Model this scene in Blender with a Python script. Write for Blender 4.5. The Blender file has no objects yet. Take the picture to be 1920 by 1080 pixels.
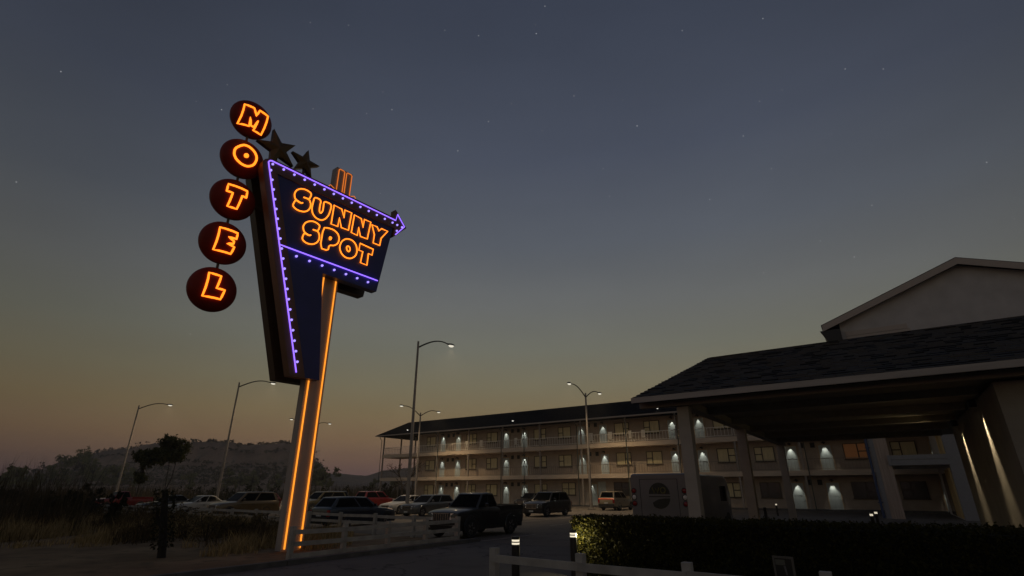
import bpy, bmesh, math, random
from mathutils import Vector, Matrix
random.seed(7)
R = math.radians
scene = bpy.context.scene
COL = scene.collection

# ------------------------------------------------------------------ camera
CAM_H = 1.85
cam_data = bpy.data.cameras.new("camera")
cam_data.sensor_width = 36.0
cam_data.lens = 18.0
cam_data.clip_start = 0.05
cam_data.clip_end = 6000.0
cam = bpy.data.objects.new("camera", cam_data)
COL.objects.link(cam)
cam.location = (0, 0, CAM_H)
cam.rotation_euler = (R(90 + 21.5), 0, 0)
scene.camera = cam


def lin(r, g, b):
    f = lambda c: ((c / 255.0 + 0.055) / 1.055) ** 2.4 if c > 10 else c / 255.0 / 12.92
    return (f(r), f(g), f(b), 1.0)


# ------------------------------------------------------------------ sky
SUN_EL, SUN_AZ = 1.5, -12.0          # degrees; azimuth from +Y towards +X
world = bpy.data.worlds.new("World")
scene.world = world
world.use_nodes = True
nt = world.node_tree
nt.nodes.clear()
N = nt.nodes.new


def link(a, b):
    nt.links.new(a, b)


out = N("ShaderNodeOutputWorld")
tc = N("ShaderNodeTexCoord")
nrm = N("ShaderNodeVectorMath"); nrm.operation = 'NORMALIZE'
link(tc.outputs["Generated"], nrm.inputs[0])
sep = N("ShaderNodeSeparateXYZ"); link(nrm.outputs[0], sep.inputs[0])
ramp = N("ShaderNodeValToRGB")
SKY = [(0.0, (86, 70, 74)), (0.026, (102, 79, 77)), (0.05, (118, 91, 76)), (0.085, (126, 101, 75)),
       (0.13, (124, 108, 79)), (0.18, (118, 111, 89)), (0.25, (110, 110, 99)), (0.33, (102, 104, 103)), (0.44, (86, 91, 99)),
       (0.58, (71, 77, 91)), (0.72, (59, 65, 79)), (0.86, (50, 56, 71)), (1.0, (46, 51, 65))]
cr = ramp.color_ramp
cr.interpolation = 'EASE'
cr.interpolation = 'LINEAR'
while len(cr.elements) < len(SKY):
    cr.elements.new(0.5)
for e, (p, c) in zip(cr.elements, SKY):
    e.position = p
    e.color = lin(*c)
link(sep.outputs["Z"], ramp.inputs[0])
# brighter towards the sunset, darker to the sides
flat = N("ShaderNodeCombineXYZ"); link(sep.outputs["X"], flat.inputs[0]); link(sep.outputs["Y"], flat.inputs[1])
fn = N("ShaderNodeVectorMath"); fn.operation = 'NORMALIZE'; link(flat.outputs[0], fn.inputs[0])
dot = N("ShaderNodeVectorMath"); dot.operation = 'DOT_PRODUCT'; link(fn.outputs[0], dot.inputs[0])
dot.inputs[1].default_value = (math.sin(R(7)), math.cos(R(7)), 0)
mr = N("ShaderNodeMapRange"); mr.inputs[1].default_value = 0.55; mr.inputs[2].default_value = 1.0
mr.inputs[3].default_value = 0.66; mr.inputs[4].default_value = 1.06
mr.interpolation_type = 'SMOOTHSTEP'
link(dot.outputs["Value"], mr.inputs[0])
# thin wisps of high cloud
wm = N("ShaderNodeMapping"); wm.inputs["Scale"].default_value = (1.4, 1.4, 5.5)
wm.inputs["Rotation"].default_value = (0.25, 0.2, 0.0)
link(nrm.outputs[0], wm.inputs[0])
wn = N("ShaderNodeTexNoise"); wn.inputs["Scale"].default_value = 2.2; wn.inputs["Detail"].default_value = 6
link(wm.outputs[0], wn.inputs["Vector"])
wr = N("ShaderNodeMapRange"); wr.inputs[1].default_value = 0.35; wr.inputs[2].default_value = 0.72
wr.inputs[3].default_value = 0.975; wr.inputs[4].default_value = 1.045
link(wn.outputs[0], wr.inputs[0])
mb_ = N("ShaderNodeMapRange"); mb_.interpolation_type = 'SMOOTHSTEP'  # sky behind the camera lifted, added to brighten surfaces facing that way
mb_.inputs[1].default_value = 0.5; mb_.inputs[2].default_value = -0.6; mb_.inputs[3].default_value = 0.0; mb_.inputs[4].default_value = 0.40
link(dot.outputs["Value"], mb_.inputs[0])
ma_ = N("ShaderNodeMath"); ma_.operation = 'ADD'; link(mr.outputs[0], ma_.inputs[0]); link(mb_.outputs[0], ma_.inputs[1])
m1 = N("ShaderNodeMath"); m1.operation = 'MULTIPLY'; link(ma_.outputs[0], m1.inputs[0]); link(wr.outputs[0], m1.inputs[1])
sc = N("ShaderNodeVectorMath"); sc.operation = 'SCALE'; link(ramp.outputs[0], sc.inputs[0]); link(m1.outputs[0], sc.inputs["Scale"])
# faint stars
vor = N("ShaderNodeTexVoronoi"); vor.inputs["Scale"].default_value = 70
link(nrm.outputs[0], vor.inputs["Vector"])
lt = N("ShaderNodeMath"); lt.operation = 'LESS_THAN'; lt.inputs[1].default_value = 0.062; link(vor.outputs["Distance"], lt.inputs[0])
vs = N("ShaderNodeSeparateXYZ"); link(vor.outputs["Color"], vs.inputs[0])
gt = N("ShaderNodeMath"); gt.operation = 'GREATER_THAN'; gt.inputs[1].default_value = 0.82; link(vs.outputs[0], gt.inputs[0])
sm = N("ShaderNodeMath"); sm.operation = 'MULTIPLY'; link(lt.outputs[0], sm.inputs[0]); link(gt.outputs[0], sm.inputs[1])
sm2 = N("ShaderNodeMath"); sm2.operation = 'MULTIPLY'; link(sm.outputs[0], sm2.inputs[0]); link(vs.outputs[1], sm2.inputs[1])
hz = N("ShaderNodeMapRange"); hz.inputs[1].default_value = 0.08; hz.inputs[2].default_value = 0.4; hz.inputs[4].default_value = 0.34
link(sep.outputs["Z"], hz.inputs[0])
sm3 = N("ShaderNodeMath"); sm3.operation = 'MULTIPLY'; link(sm2.outputs[0], sm3.inputs[0]); link(hz.outputs[0], sm3.inputs[1])
stv = N("ShaderNodeCombineXYZ")
for k in range(3):
    link(sm3.outputs[0], stv.inputs[k])
addv = N("ShaderNodeVectorMath"); addv.operation = 'ADD'; link(sc.outputs[0], addv.inputs[0]); link(stv.outputs[0], addv.inputs[1])
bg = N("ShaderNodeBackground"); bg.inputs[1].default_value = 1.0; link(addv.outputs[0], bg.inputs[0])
sky = N("ShaderNodeTexSky"); sky.sky_type = 'NISHITA'; sky.sun_disc = False
sky.sun_elevation = R(-5.0); sky.sun_rotation = R(SUN_AZ); sky.altitude = 600
bg2 = N("ShaderNodeBackground"); bg2.inputs[1].default_value = 0.05; link(sky.outputs[0], bg2.inputs[0])
ads = N("ShaderNodeAddShader"); link(bg.outputs[0], ads.inputs[0]); link(bg2.outputs[0], ads.inputs[1])
link(ads.outputs[0], out.inputs[0])

# the last of the sun
sl = bpy.data.lights.new("sun", 'SUN'); sl.energy = 0.02; sl.angle = R(8); sl.color = (1.0, 0.62, 0.38)
so = bpy.data.objects.new("sun", sl); COL.objects.link(so)
so.rotation_euler = (R(90 - SUN_EL), 0, R(180 - SUN_AZ))
so.location = (0, 0, 60)
so.rotation_euler = Vector((-math.sin(R(SUN_AZ)) * math.cos(R(SUN_EL)), -math.cos(R(SUN_AZ)) * math.cos(R(SUN_EL)), -math.sin(R(SUN_EL)))).to_track_quat('-Z', 'Y').to_euler()

scene.view_settings.view_transform = 'Standard'
scene.view_settings.look = 'None'
scene.view_settings.exposure = 0.0
scene.view_settings.gamma = 1.0
scene.view_settings.use_curve_mapping = False
try:
    scene.cycles.use_light_tree = True
    scene.cycles.max_bounces = 6
    scene.cycles.volume_bounces = 0
    scene.cycles.sample_clamp_indirect = 2.0
except Exception:
    pass

# ------------------------------------------------------------------ frames
GA = R(-55.2)                                  # the motel runs along A, recedes along B
AX = Vector((math.sin(GA), math.cos(GA), 0))
BX = Vector((math.cos(GA), -math.sin(GA), 0))
GRID_ROT = -R(34.8)                            # local x = -A, local y = B


def W(a, b, z=0.0):
    return AX * a + BX * b + Vector((0, 0, z))


# ------------------------------------------------------------------ materials
MATS = {}


def mat(name, col, rough=0.7, metal=0.0, var=0.0, scale=6.0, bump=0.0, bscale=None, spec=0.5, col2=None, stretch=None, detail=6):
    if name in MATS:
        return MATS[name]
    m = bpy.data.materials.new(name); m.use_nodes = True
    t = m.node_tree; p = t.nodes["Principled BSDF"]
    c = tuple(col) + (1.0,)
    p.inputs["Base Color"].default_value = c
    p.inputs["Roughness"].default_value = rough
    p.inputs["Metallic"].default_value = metal
    p.inputs["Specular IOR Level"].default_value = spec
    if var or col2 or bump:
        co = t.nodes.new("ShaderNodeTexCoord")
        mp = t.nodes.new("ShaderNodeMapping")
        if stretch:
            mp.inputs["Scale"].default_value = stretch
        t.links.new(co.outputs["Object"], mp.inputs[0])
        nz = t.nodes.new("ShaderNodeTexNoise"); nz.inputs["Scale"].default_value = scale; nz.inputs["Detail"].default_value = detail
        t.links.new(mp.outputs[0], nz.inputs["Vector"])
        if var or col2:
            rp = t.nodes.new("ShaderNodeValToRGB")
            rp.color_ramp.elements[0].position = 0.3; rp.color_ramp.elements[1].position = 0.7
            lo = tuple(max(0, v * (1 - var)) for v in col) + (1,)
            hi = (tuple(col2) if col2 else tuple(min(1, v * (1 + var)) for v in col)) + (1,)
            rp.color_ramp.elements[0].color = lo; rp.color_ramp.elements[1].color = hi
            t.links.new(nz.outputs[0], rp.inputs[0]); t.links.new(rp.outputs[0], p.inputs["Base Color"])
        if bump:
            nb = nz
            if bscale:
                nb = t.nodes.new("ShaderNodeTexNoise"); nb.inputs["Scale"].default_value = bscale; nb.inputs["Detail"].default_value = 4
                t.links.new(mp.outputs[0], nb.inputs["Vector"])
            bp = t.nodes.new("ShaderNodeBump"); bp.inputs["Strength"].default_value = bump; bp.inputs["Distance"].default_value = 0.03
            t.links.new(nb.outputs[0], bp.inputs["Height"]); t.links.new(bp.outputs[0], p.inputs["Normal"])
    MATS[name] = m
    return m


def emit(name, col, strength, base=(0.02, 0.02, 0.02)):
    if name in MATS:
        return MATS[name]
    m = bpy.data.materials.new(name); m.use_nodes = True
    p = m.node_tree.nodes["Principled BSDF"]
    p.inputs["Base Color"].default_value = tuple(base) + (1,)
    p.inputs["Emission Color"].default_value = tuple(col) + (1,)
    p.inputs["Emission Strength"].default_value = strength
    MATS[name] = m
    return m


def leafmat(name, c1, c2, rough=0.6, trans=0.25):
    m = bpy.data.materials.new(name); m.use_nodes = True
    t = m.node_tree; p = t.nodes["Principled BSDF"]
    g = t.nodes.new("ShaderNodeNewGeometry")
    rp = t.nodes.new("ShaderNodeValToRGB")
    rp.color_ramp.elements[0].color = tuple(c1) + (1,); rp.color_ramp.elements[1].color = tuple(c2) + (1,)
    t.links.new(g.outputs["Random Per Island"], rp.inputs[0])
    t.links.new(rp.outputs[0], p.inputs["Base Color"])
    p.inputs["Roughness"].default_value = rough
    p.inputs["Specular IOR Level"].default_value = 0.2
    tr = t.nodes.new("ShaderNodeBsdfTranslucent"); t.links.new(rp.outputs[0], tr.inputs[0])
    mx = t.nodes.new("ShaderNodeMixShader"); mx.inputs[0].default_value = trans
    o = t.nodes["Material Output"]
    t.links.new(p.outputs[0], mx.inputs[1]); t.links.new(tr.outputs[0], mx.inputs[2]); t.links.new(mx.outputs[0], o.inputs[0])
    MATS[name] = m
    return m


def glassmat(name, col, rough=0.06):
    return mat(name, col, rough=rough, spec=0.04)


M_dirt = None


def ground_material(name, c1, c2, c3, s1, s2, bump, rough=0.95, crack=False):
    m = bpy.data.materials.new(name); m.use_nodes = True
    t = m.node_tree; p = t.nodes["Principled BSDF"]
    co = t.nodes.new("ShaderNodeTexCoord")
    n1 = t.nodes.new("ShaderNodeTexNoise"); n1.inputs["Scale"].default_value = s1; n1.inputs["Detail"].default_value = 8
    n2 = t.nodes.new("ShaderNodeTexNoise"); n2.inputs["Scale"].default_value = s2; n2.inputs["Detail"].default_value = 5
    t.links.new(co.outputs["Object"], n1.inputs["Vector"]); t.links.new(co.outputs["Object"], n2.inputs["Vector"])
    r1 = t.nodes.new("ShaderNodeValToRGB")
    r1.color_ramp.elements[0].position = 0.35; r1.color_ramp.elements[1].position = 0.68
    r1.color_ramp.elements[0].color = tuple(c1) + (1,); r1.color_ramp.elements[1].color = tuple(c2) + (1,)
    t.links.new(n1.outputs[0], r1.inputs[0])
    r2 = t.nodes.new("ShaderNodeMapRange"); r2.inputs[1].default_value = 0.52; r2.inputs[2].default_value = 0.75
    t.links.new(n2.outputs[0], r2.inputs[0])
    mx = t.nodes.new("ShaderNodeMix"); mx.data_type = 'RGBA'
    t.links.new(r2.outputs[0], mx.inputs[0]); t.links.new(r1.outputs[0], mx.inputs[6]); mx.inputs[7].default_value = tuple(c3) + (1,)
    t.links.new(mx.outputs[2], p.inputs["Base Color"])
    if crack:
        wv = t.nodes.new("ShaderNodeTexNoise"); wv.inputs["Scale"].default_value = .9; wv.inputs["Detail"].default_value = 5
        t.links.new(co.outputs["Object"], wv.inputs["Vector"])
        ad = t.nodes.new("ShaderNodeMix"); ad.data_type = 'VECTOR'; ad.inputs[0].default_value = .75
        t.links.new(co.outputs["Object"], ad.inputs[4]); t.links.new(wv.outputs["Color"], ad.inputs[5])
        vo = t.nodes.new("ShaderNodeTexVoronoi"); vo.feature = 'DISTANCE_TO_EDGE'; vo.inputs["Scale"].default_value = .9
        t.links.new(ad.outputs[1], vo.inputs["Vector"])
        cm = t.nodes.new("ShaderNodeMapRange"); cm.inputs[1].default_value = .004; cm.inputs[2].default_value = .016; cm.inputs[3].default_value = .4
        t.links.new(vo.outputs["Distance"], cm.inputs[0])
        ms = t.nodes.new("ShaderNodeVectorMath"); ms.operation = 'SCALE'
        t.links.new(mx.outputs[2], ms.inputs[0]); t.links.new(cm.outputs[0], ms.inputs["Scale"])
        t.links.new(ms.outputs[0], p.inputs["Base Color"])
    p.inputs["Roughness"].default_value = rough
    p.inputs["Specular IOR Level"].default_value = 0.25
    n3 = t.nodes.new("ShaderNodeTexNoise"); n3.inputs["Scale"].default_value = s2 * 9; n3.inputs["Detail"].default_value = 6
    t.links.new(co.outputs["Object"], n3.inputs["Vector"])
    bp = t.nodes.new("ShaderNodeBump"); bp.inputs["Strength"].default_value = bump; bp.inputs["Distance"].default_value = 0.05
    t.links.new(n3.outputs[0], bp.inputs["Height"]); t.links.new(bp.outputs[0], p.inputs["Normal"])
    MATS[name] = m
    return m


M_dirt = ground_material("dirt", (0.16, 0.10, 0.052), (0.28, 0.19, 0.105), (0.09, 0.065, 0.034), 0.5, 1.7, 0.5)
M_asphalt = ground_material("asphalt", (0.115, 0.098, 0.080), (0.17, 0.145, 0.118), (0.088, 0.075, 0.062), 0.12, 0.6, 0.3, 0.8, True)
M_asphalt2 = ground_material("driveway_asphalt", (0.10, 0.092, 0.083), (0.15, 0.138, 0.124), (0.08, 0.073, 0.065), 0.2, 0.9, 0.3, 0.8, True)
M_paint_line = mat("worn_road_paint", (0.34, 0.3, 0.25), 0.8, var=0.45, scale=5)
M_kerb = mat("kerb_concrete", (0.10, 0.095, 0.09), 0.9, var=0.25, scale=3, bump=0.3, bscale=30)
M_wall = mat("stucco_wall", (0.38, 0.31, 0.245), 0.9, var=0.10, scale=1.3, bump=0.25, bscale=40)
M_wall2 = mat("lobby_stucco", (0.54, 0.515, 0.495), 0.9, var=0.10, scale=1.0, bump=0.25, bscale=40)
M_slab = mat("slab_paint", (0.60, 0.49, 0.375), 0.8, var=0.12, scale=2, stretch=(0.4, 1, 3))
M_post = mat("post_paint", (0.30, 0.26, 0.22), 0.6, var=0.15)
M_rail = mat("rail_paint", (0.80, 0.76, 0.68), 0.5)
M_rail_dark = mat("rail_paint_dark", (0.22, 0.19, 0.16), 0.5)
M_gutter = mat("gutter_metal", (0.34, 0.30, 0.27), 0.5, metal=0.2)
M_pipe = mat("downpipe_paint", (0.05, 0.07, 0.06), 0.5)
M_bluepipe = mat("blue_downpipe_paint", (0.035, 0.06, 0.14), 0.4)
M_door = mat("teal_door_paint", (0.40, 0.44, 0.42), 0.55, var=0.12, scale=3, stretch=(4, 4, 0.4))
M_doorframe = mat("door_frame_paint", (0.42, 0.30, 0.18), 0.6)
M_winframe = mat("window_frame_brown", (0.06, 0.045, 0.03), 0.5)
M_curtain = mat("curtained_glass", (0.58, 0.51, 0.30), 0.25, spec=0.6, var=0.16, scale=2.2, stretch=(9, 1, 0.4))
M_curtain_dark = mat("dark_window_glass", (0.06, 0.06, 0.05), 0.12, spec=0.7)
M_curtain_lit = emit("lit_curtain", (1.0, 0.36, 0.09), 0.022, (0.4, 0.2, 0.1))
M_vent = mat("vent_black", (0.015, 0.015, 0.015), 0.6)
M_lamp_dark = mat("lamp_housing", (0.03, 0.03, 0.03), 0.5, metal=0.3)
M_lampbulb = emit("door_lamp_bulb", (0.85, 1.0, 0.93), 1.2)
M_metal = mat("galvanised_pole", (0.30, 0.27, 0.24), 0.5, metal=0.35, var=0.15, scale=3)
M_lens = emit("street_lamp_lens", (1.0, 0.93, 0.76), 0.8)
M_flood = emit("floodlight_lens", (1.0, 0.97, 0.85), 1.6)
M_fence = mat("fence_paint", (0.35, 0.33, 0.30), 0.75, var=0.22, scale=3, bump=0.2, bscale=25)
M_black = mat("bollard_black", (0.012, 0.012, 0.013), 0.4)
M_bollight = emit("bollard_light", (1.0, 0.88, 0.66), 0.95)
M_poleneon = emit("pole_neon", (1.0, 0.30, 0.025), 1.35)
M_orange = emit("orange_neon", (1.0, 0.215, 0.013), 2.3)
M_orange_dim = emit("orange_neon_dim", (1.0, 0.24, 0.03), 0.8)
M_purple = emit("purple_neon", (0.24, 0.12, 1.0), 2.1)
M_bulb = emit("purple_bulb", (0.34, 0.25, 1.0), 1.6)
M_ball = mat("red_ball_enamel", (0.21, 0.016, 0.006), 0.5, var=0.1, scale=2, spec=0.15)
M_signbrown = mat("sign_brown_enamel", (0.15, 0.070, 0.034), 0.45, var=0.12, scale=2)
M_signdark = mat("sign_dark_brown", (0.060, 0.030, 0.012), 0.5)
M_navy = mat("sign_navy_enamel", (0.020, 0.026, 0.155), 0.4, var=0.12, scale=1.5)
M_star = mat("star_bronze", (0.10, 0.06, 0.012), 0.45, metal=0.3)
M_signpole = mat("sign_pole_paint", (0.37, 0.32, 0.29), 0.6, var=0.10, scale=2, stretch=(3, 3, 0.4))
M_fascia = mat("canopy_fascia", (0.41, 0.37, 0.33), 0.7, var=0.12, scale=2, stretch=(0.4, 1, 4))
M_header = mat("canopy_header", (0.28, 0.235, 0.18), 0.7, var=0.12, scale=2, stretch=(0.4, 1, 4))
M_soffit = mat("canopy_soffit", (0.28, 0.25, 0.20), 0.8, var=0.1)
M_column = mat("column_paint", (0.40, 0.36, 0.31), 0.75, var=0.1, scale=2)
M_pier = mat("pier_stucco", (0.29, 0.26, 0.215), 0.9, var=0.12, scale=1.5, bump=0.35, bscale=30)
M_shingle = leafmat("dark_shingle", (0.009, 0.0085, 0.0082), (0.021, 0.019, 0.018), 0.6, 0.0)
MATS["dark_shingle"].node_tree.nodes["Principled BSDF"].inputs["Specular IOR Level"].default_value = 0.25
M_trim = mat("light_trim", (0.50, 0.43, 0.37), 0.7)
M_plank = mat("plank_siding", (0.42, 0.33, 0.27), 0.75, var=0.2, scale=2, stretch=(6, 6, 0.3))
M_slat = mat("timber_slat", (0.55, 0.40, 0.18), 0.6, var=0.25, scale=2, stretch=(6, 6, 0.3))
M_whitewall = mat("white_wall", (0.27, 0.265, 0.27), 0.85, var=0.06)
M_tyre = mat("tyre_rubber", (0.014, 0.014, 0.014), 0.85)
M_rim = mat("wheel_rim", (0.30, 0.29, 0.28), 0.35, metal=0.8)
M_glass = glassmat("car_glass", (0.004, 0.004, 0.004), 0.08)
M_plastic = mat("black_plastic", (0.02, 0.02, 0.02), 0.55)
M_chrome = mat("chrome", (0.55, 0.53, 0.50), 0.2, metal=1.0)
M_headlight = mat("headlight_glass", (0.75, 0.75, 0.72), 0.12, spec=0.9)
M_tail = mat("tail_light_red", (0.26, 0.010, 0.009), 0.2)
M_taillit = emit("tail_light_glow", (1.0, 0.12, 0.03), 0.35, (0.4, 0.02, 0.01))
M_amber = mat("amber_lens", (0.5, 0.2, 0.02), 0.2)
M_plate = mat("number_plate", (0.55, 0.55, 0.52), 0.5)
M_bark = mat("bark", (0.05, 0.038, 0.028), 0.95, var=0.3, scale=8, bump=0.6, bscale=20)
M_hill = None


def paint(name, col, metal=0.3, rough=0.3):
    m = mat("paint_" + name, col, rough=rough, metal=metal, var=0.05, scale=2)
    m.node_tree.nodes["Principled BSDF"].inputs["Coat Weight"].default_value = 0.6
    m.node_tree.nodes["Principled BSDF"].inputs["Coat Roughness"].default_value = 0.08
    return m


# ------------------------------------------------------------------ mesh building
class MB:
    def __init__(s):
        s.v = []; s.f = []; s.mi = []

    def poly(s, pts, m=0):
        i = len(s.v)
        s.v += [tuple(p) for p in pts]
        s.f.append(tuple(range(i, i + len(pts)))); s.mi.append(m)

    def box(s, x0, x1, y0, y1, z0, z1, m=0, xf=None):
        p = [Vector((x, y, z)) for z in (z0, z1) for y in (y0, y1) for x in (x0, x1)]
        if xf:
            p = [xf @ q for q in p]
        i = len(s.v); s.v += [tuple(q) for q in p]
        for f in ((0, 2, 3, 1), (4, 5, 7, 6), (0, 1, 5, 4), (2, 6, 7, 3), (0, 4, 6, 2), (1, 3, 7, 5)):
            s.f.append(tuple(i + k for k in f)); s.mi.append(m)
        return s

    def prism(s, pts, vec, m=0, mside=None):
        """closed planar outline swept by vec"""
        vec = Vector(vec); n = len(pts); i = len(s.v)
        s.v += [tuple(p) for p in pts] + [tuple(Vector(p) + vec) for p in pts]
        s.f.append(tuple(range(i, i + n))); s.mi.append(m)
        s.f.append(tuple(range(i + 2 * n - 1, i + n - 1, -1))); s.mi.append(m)
        for k in range(n):
            k2 = (k + 1) % n
            s.f.append((i + k2, i + k, i + n + k, i + n + k2)); s.mi.append(m if mside is None else mside)
        return s

    def tube(s, pts, r, seg=6, closed=False, m=0, r1=None):
        pts = [Vector(p) for p in pts]
        n = len(pts); i0 = len(s.v)
        prev = None
        for k in range(n):
            if closed:
                a, b = pts[k - 1], pts[(k + 1) % n]
            else:
                a, b = pts[max(k - 1, 0)], pts[min(k + 1, n - 1)]
            t = (b - a)
            if t.length < 1e-9:
                t = Vector((0, 0, 1))
            t.normalize()
            if prev is None:
                u = t.orthogonal().normalized()
            else:
                u = prev - t * prev.dot(t)
                u = u.normalized() if u.length > 1e-6 else t.orthogonal().normalized()
            prev = u
            w = t.cross(u)
            rr = r if r1 is None else r + (r1 - r) * k / max(1, n - 1)
            for q in range(seg):
                an = 2 * math.pi * q / seg
                s.v.append(tuple(pts[k] + (u * math.cos(an) + w * math.sin(an)) * rr))
        for k in range(n if closed else n - 1):
            k2 = (k + 1) % n
            for q in range(seg):
                q2 = (q + 1) % seg
                s.f.append((i0 + k * seg + q, i0 + k * seg + q2, i0 + k2 * seg + q2, i0 + k2 * seg + q)); s.mi.append(m)
        if not closed:
            s.f.append(tuple(i0 + q for q in range(seg - 1, -1, -1))); s.mi.append(m)
            s.f.append(tuple(i0 + (n - 1) * seg + q for q in range(seg))); s.mi.append(m)
        return s

    def lathe(s, prof, seg=20, origin=(0, 0, 0), axis='z', m=0):
        """prof: list of (radius, height)"""
        o = Vector(origin); i0 = len(s.v); n = len(prof)
        for (r, h) in prof:
            for q in range(seg):
                an = 2 * math.pi * q / seg
                c, d = r * math.cos(an), r * math.sin(an)
                p = (c, d, h) if axis == 'z' else ((h, c, d) if axis == 'x' else (c, h, d))
                s.v.append(tuple(o + Vector(p)))
        for k in range(n - 1):
            for q in range(seg):
                q2 = (q + 1) % seg
                s.f.append((i0 + k * seg + q, i0 + k * seg + q2, i0 + (k + 1) * seg + q2, i0 + (k + 1) * seg + q)); s.mi.append(m)
        if prof[0][0] > 1e-6:
            s.f.append(tuple(i0 + q for q in range(seg - 1, -1, -1))); s.mi.append(m)
        if prof[-1][0] > 1e-6:
            s.f.append(tuple(i0 + (n - 1) * seg + q for q in range(seg))); s.mi.append(m)
        return s

    def loft(s, rings, m=0, caps=True):
        n = len(rings[0]); i0 = len(s.v)
        for r in rings:
            s.v += [tuple(p) for p in r]
        for k in range(len(rings) - 1):
            for q in range(n):
                q2 = (q + 1) % n
                s.f.append((i0 + k * n + q, i0 + k * n + q2, i0 + (k + 1) * n + q2, i0 + (k + 1) * n + q)); s.mi.append(m)
        if caps:
            s.f.append(tuple(i0 + q for q in range(n - 1, -1, -1))); s.mi.append(m)
            s.f.append(tuple(i0 + (len(rings) - 1) * n + q for q in range(n))); s.mi.append(m)
        return s

    def mesh(s, name, mats, smooth=False, fix=True):
        me = bpy.data.meshes.new(name)
        me.from_pydata(s.v, [], s.f)
        for mm in (mats if isinstance(mats, (list, tuple)) else [mats]):
            me.materials.append(mm)
        me.polygons.foreach_set("material_index", s.mi)
        if fix:
            bm = bmesh.new(); bm.from_mesh(me)
            bmesh.ops.recalc_face_normals(bm, faces=bm.faces)
            if smooth:
                for f in bm.faces:
                    f.smooth = True
                for e in bm.edges:
                    if len(e.link_faces) == 2 and e.calc_face_angle(0) > R(38):
                        e.smooth = False
            bm.to_mesh(me); bm.free()
        me.update()
        return me

    def build(s, name, mats, parent=None, smooth=False, fix=True):
        return add(name, s.mesh(name, mats, smooth, fix), parent)


def add(name, me, parent=None):
    o = bpy.data.objects.new(name, me)
    COL.objects.link(o)
    if parent is not None:
        o.parent = parent
    return o


def tag(o, label=None, cat=None, group=None, kind=None):
    if label: o["label"] = label
    if cat: o["category"] = cat
    if group: o["group"] = group
    if kind: o["kind"] = kind
    return o


def thing(name, label, cat, loc, rot=0.0, group=None):
    o = bpy.data.objects.new(name, None); COL.objects.link(o)
    o.location = loc; o.rotation_euler = (0, 0, rot)
    o.empty_display_size = 0.3
    return tag(o, label, cat, group)


def kids(o):
    return [c for c in bpy.data.objects if c.parent == o]


CHILD = {}


def copy_tree(o, parent=None):
    c = o.copy(); COL.objects.link(c)
    c.parent = parent
    for ch in list(o.children):
        copy_tree(ch, c)
    return c


def lamp(name, kind, parent, loc, energy, col, size=0.1, spot=None, blend=0.5, direction=None):
    l = bpy.data.lights.new(name, kind); l.energy = energy; l.color = col
    if kind in ('POINT', 'SPOT'):
        l.shadow_soft_size = size
    if spot:
        l.spot_size = R(spot); l.spot_blend = blend
    o = bpy.data.objects.new(name, l); COL.objects.link(o)
    if parent: o.parent = parent
    o.location = loc
    if direction is not None:
        o.rotation_euler = Vector(direction).to_track_quat('-Z', 'Y').to_euler()
    return o

# ================================================================== THE SETTING
def sheet(name, pts, z, m):
    b = MB(); b.poly([(p.x, p.y, z) for p in pts]); o = b.build(name, m); tag(o, kind="structure"); return o


g = MB()
g.poly([(-3000, -600, 0), (3000, -600, 0), (3000, 3000, 0), (-3000, 3000, 0)])
tag(g.build("ground", M_dirt), kind="structure")
sheet("parking_lot", [W(-45, 17.2), W(97, 17.2), W(97, 58.55), W(-45, 58.55)], 0.006, M_asphalt)
sheet("driveway", [W(-45, -12), W(13.42, -12), W(13.42, 17.196), W(-45, 17.196)], 0.006, M_asphalt2)
k = MB()
for i in range(10):
    b0 = -10 + i * 2.72
    p = [W(13.42, b0, 0), W(13.42, b0 + 2.7, 0), W(13.6, b0 + 2.7, 0), W(13.6, b0, 0)]
    k.prism(p, (0, 0, 0.13))
tag(k.build("kerb", M_kerb), kind="structure")
ln = MB()


def stripe(a0, b0, a1, b1, w=0.11):
    p, q = W(a0, b0), W(a1, b1); d = (q - p).normalized(); s = Vector((-d.y, d.x, 0)) * w / 2
    ln.poly([p - s + Vector((0, 0, .011)), q - s + Vector((0, 0, .011)), q + s + Vector((0, 0, .011)), p + s + Vector((0, 0, .011))])


stripe(13.46, 16.5, 13.46, 21.2)
for i in range(26):
    a = 19.2 + 2.75 * i
    stripe(a, 29.0, a, 34.4)
    stripe(a, 34.5, a, 39.5)
    stripe(a, 17.6, a, 22.4)
stripe(15.98, 26.6, 15.98, 31.0)
stripe(18.6, 34.45, 90, 34.45)
for i in range(22):
    stripe(16 + 2.75 * i, 52.6, 16 + 2.75 * i, 57.6)
tag(ln.build("road_markings", M_paint_line, fix=False), kind="structure")

# ---- mesa hills on the horizon, a height field swept round the view
SKYL = [(-1500, 905), (-700, 898), (-300, 880), (-80, 893), (20, 896), (55, 884), (83, 870), (108, 860), (138, 854), (167, 847), (190, 842), (215, 841),
        (235, 838), (252, 830.5), (293, 830), (330, 829), (356, 826.5), (425, 828), (433, 835), (448, 833), (472, 831.5), (495, 829), (520, 829), (548, 831), (562, 836), (575, 852),
        (590, 868), (601, 876), (606, 886), (640, 888), (685, 891.5), (700, 886), (720, 881), (745, 878), (765, 876), (800, 872), (880, 868), (1000, 872), (1200, 880), (1500, 886), (1900, 890), (2600, 895)]


def skyl(u):
    for (u0, v0), (u1, v1) in zip(SKYL, SKYL[1:]):
        if u0 <= u <= u1:
            return v0 + (v1 - v0) * (u - u0) / (u1 - u0)
    return 900


def hash2(i, j):
    x = math.sin(i * 127.1 + j * 311.7) * 43758.5453
    return x - math.floor(x)


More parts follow.
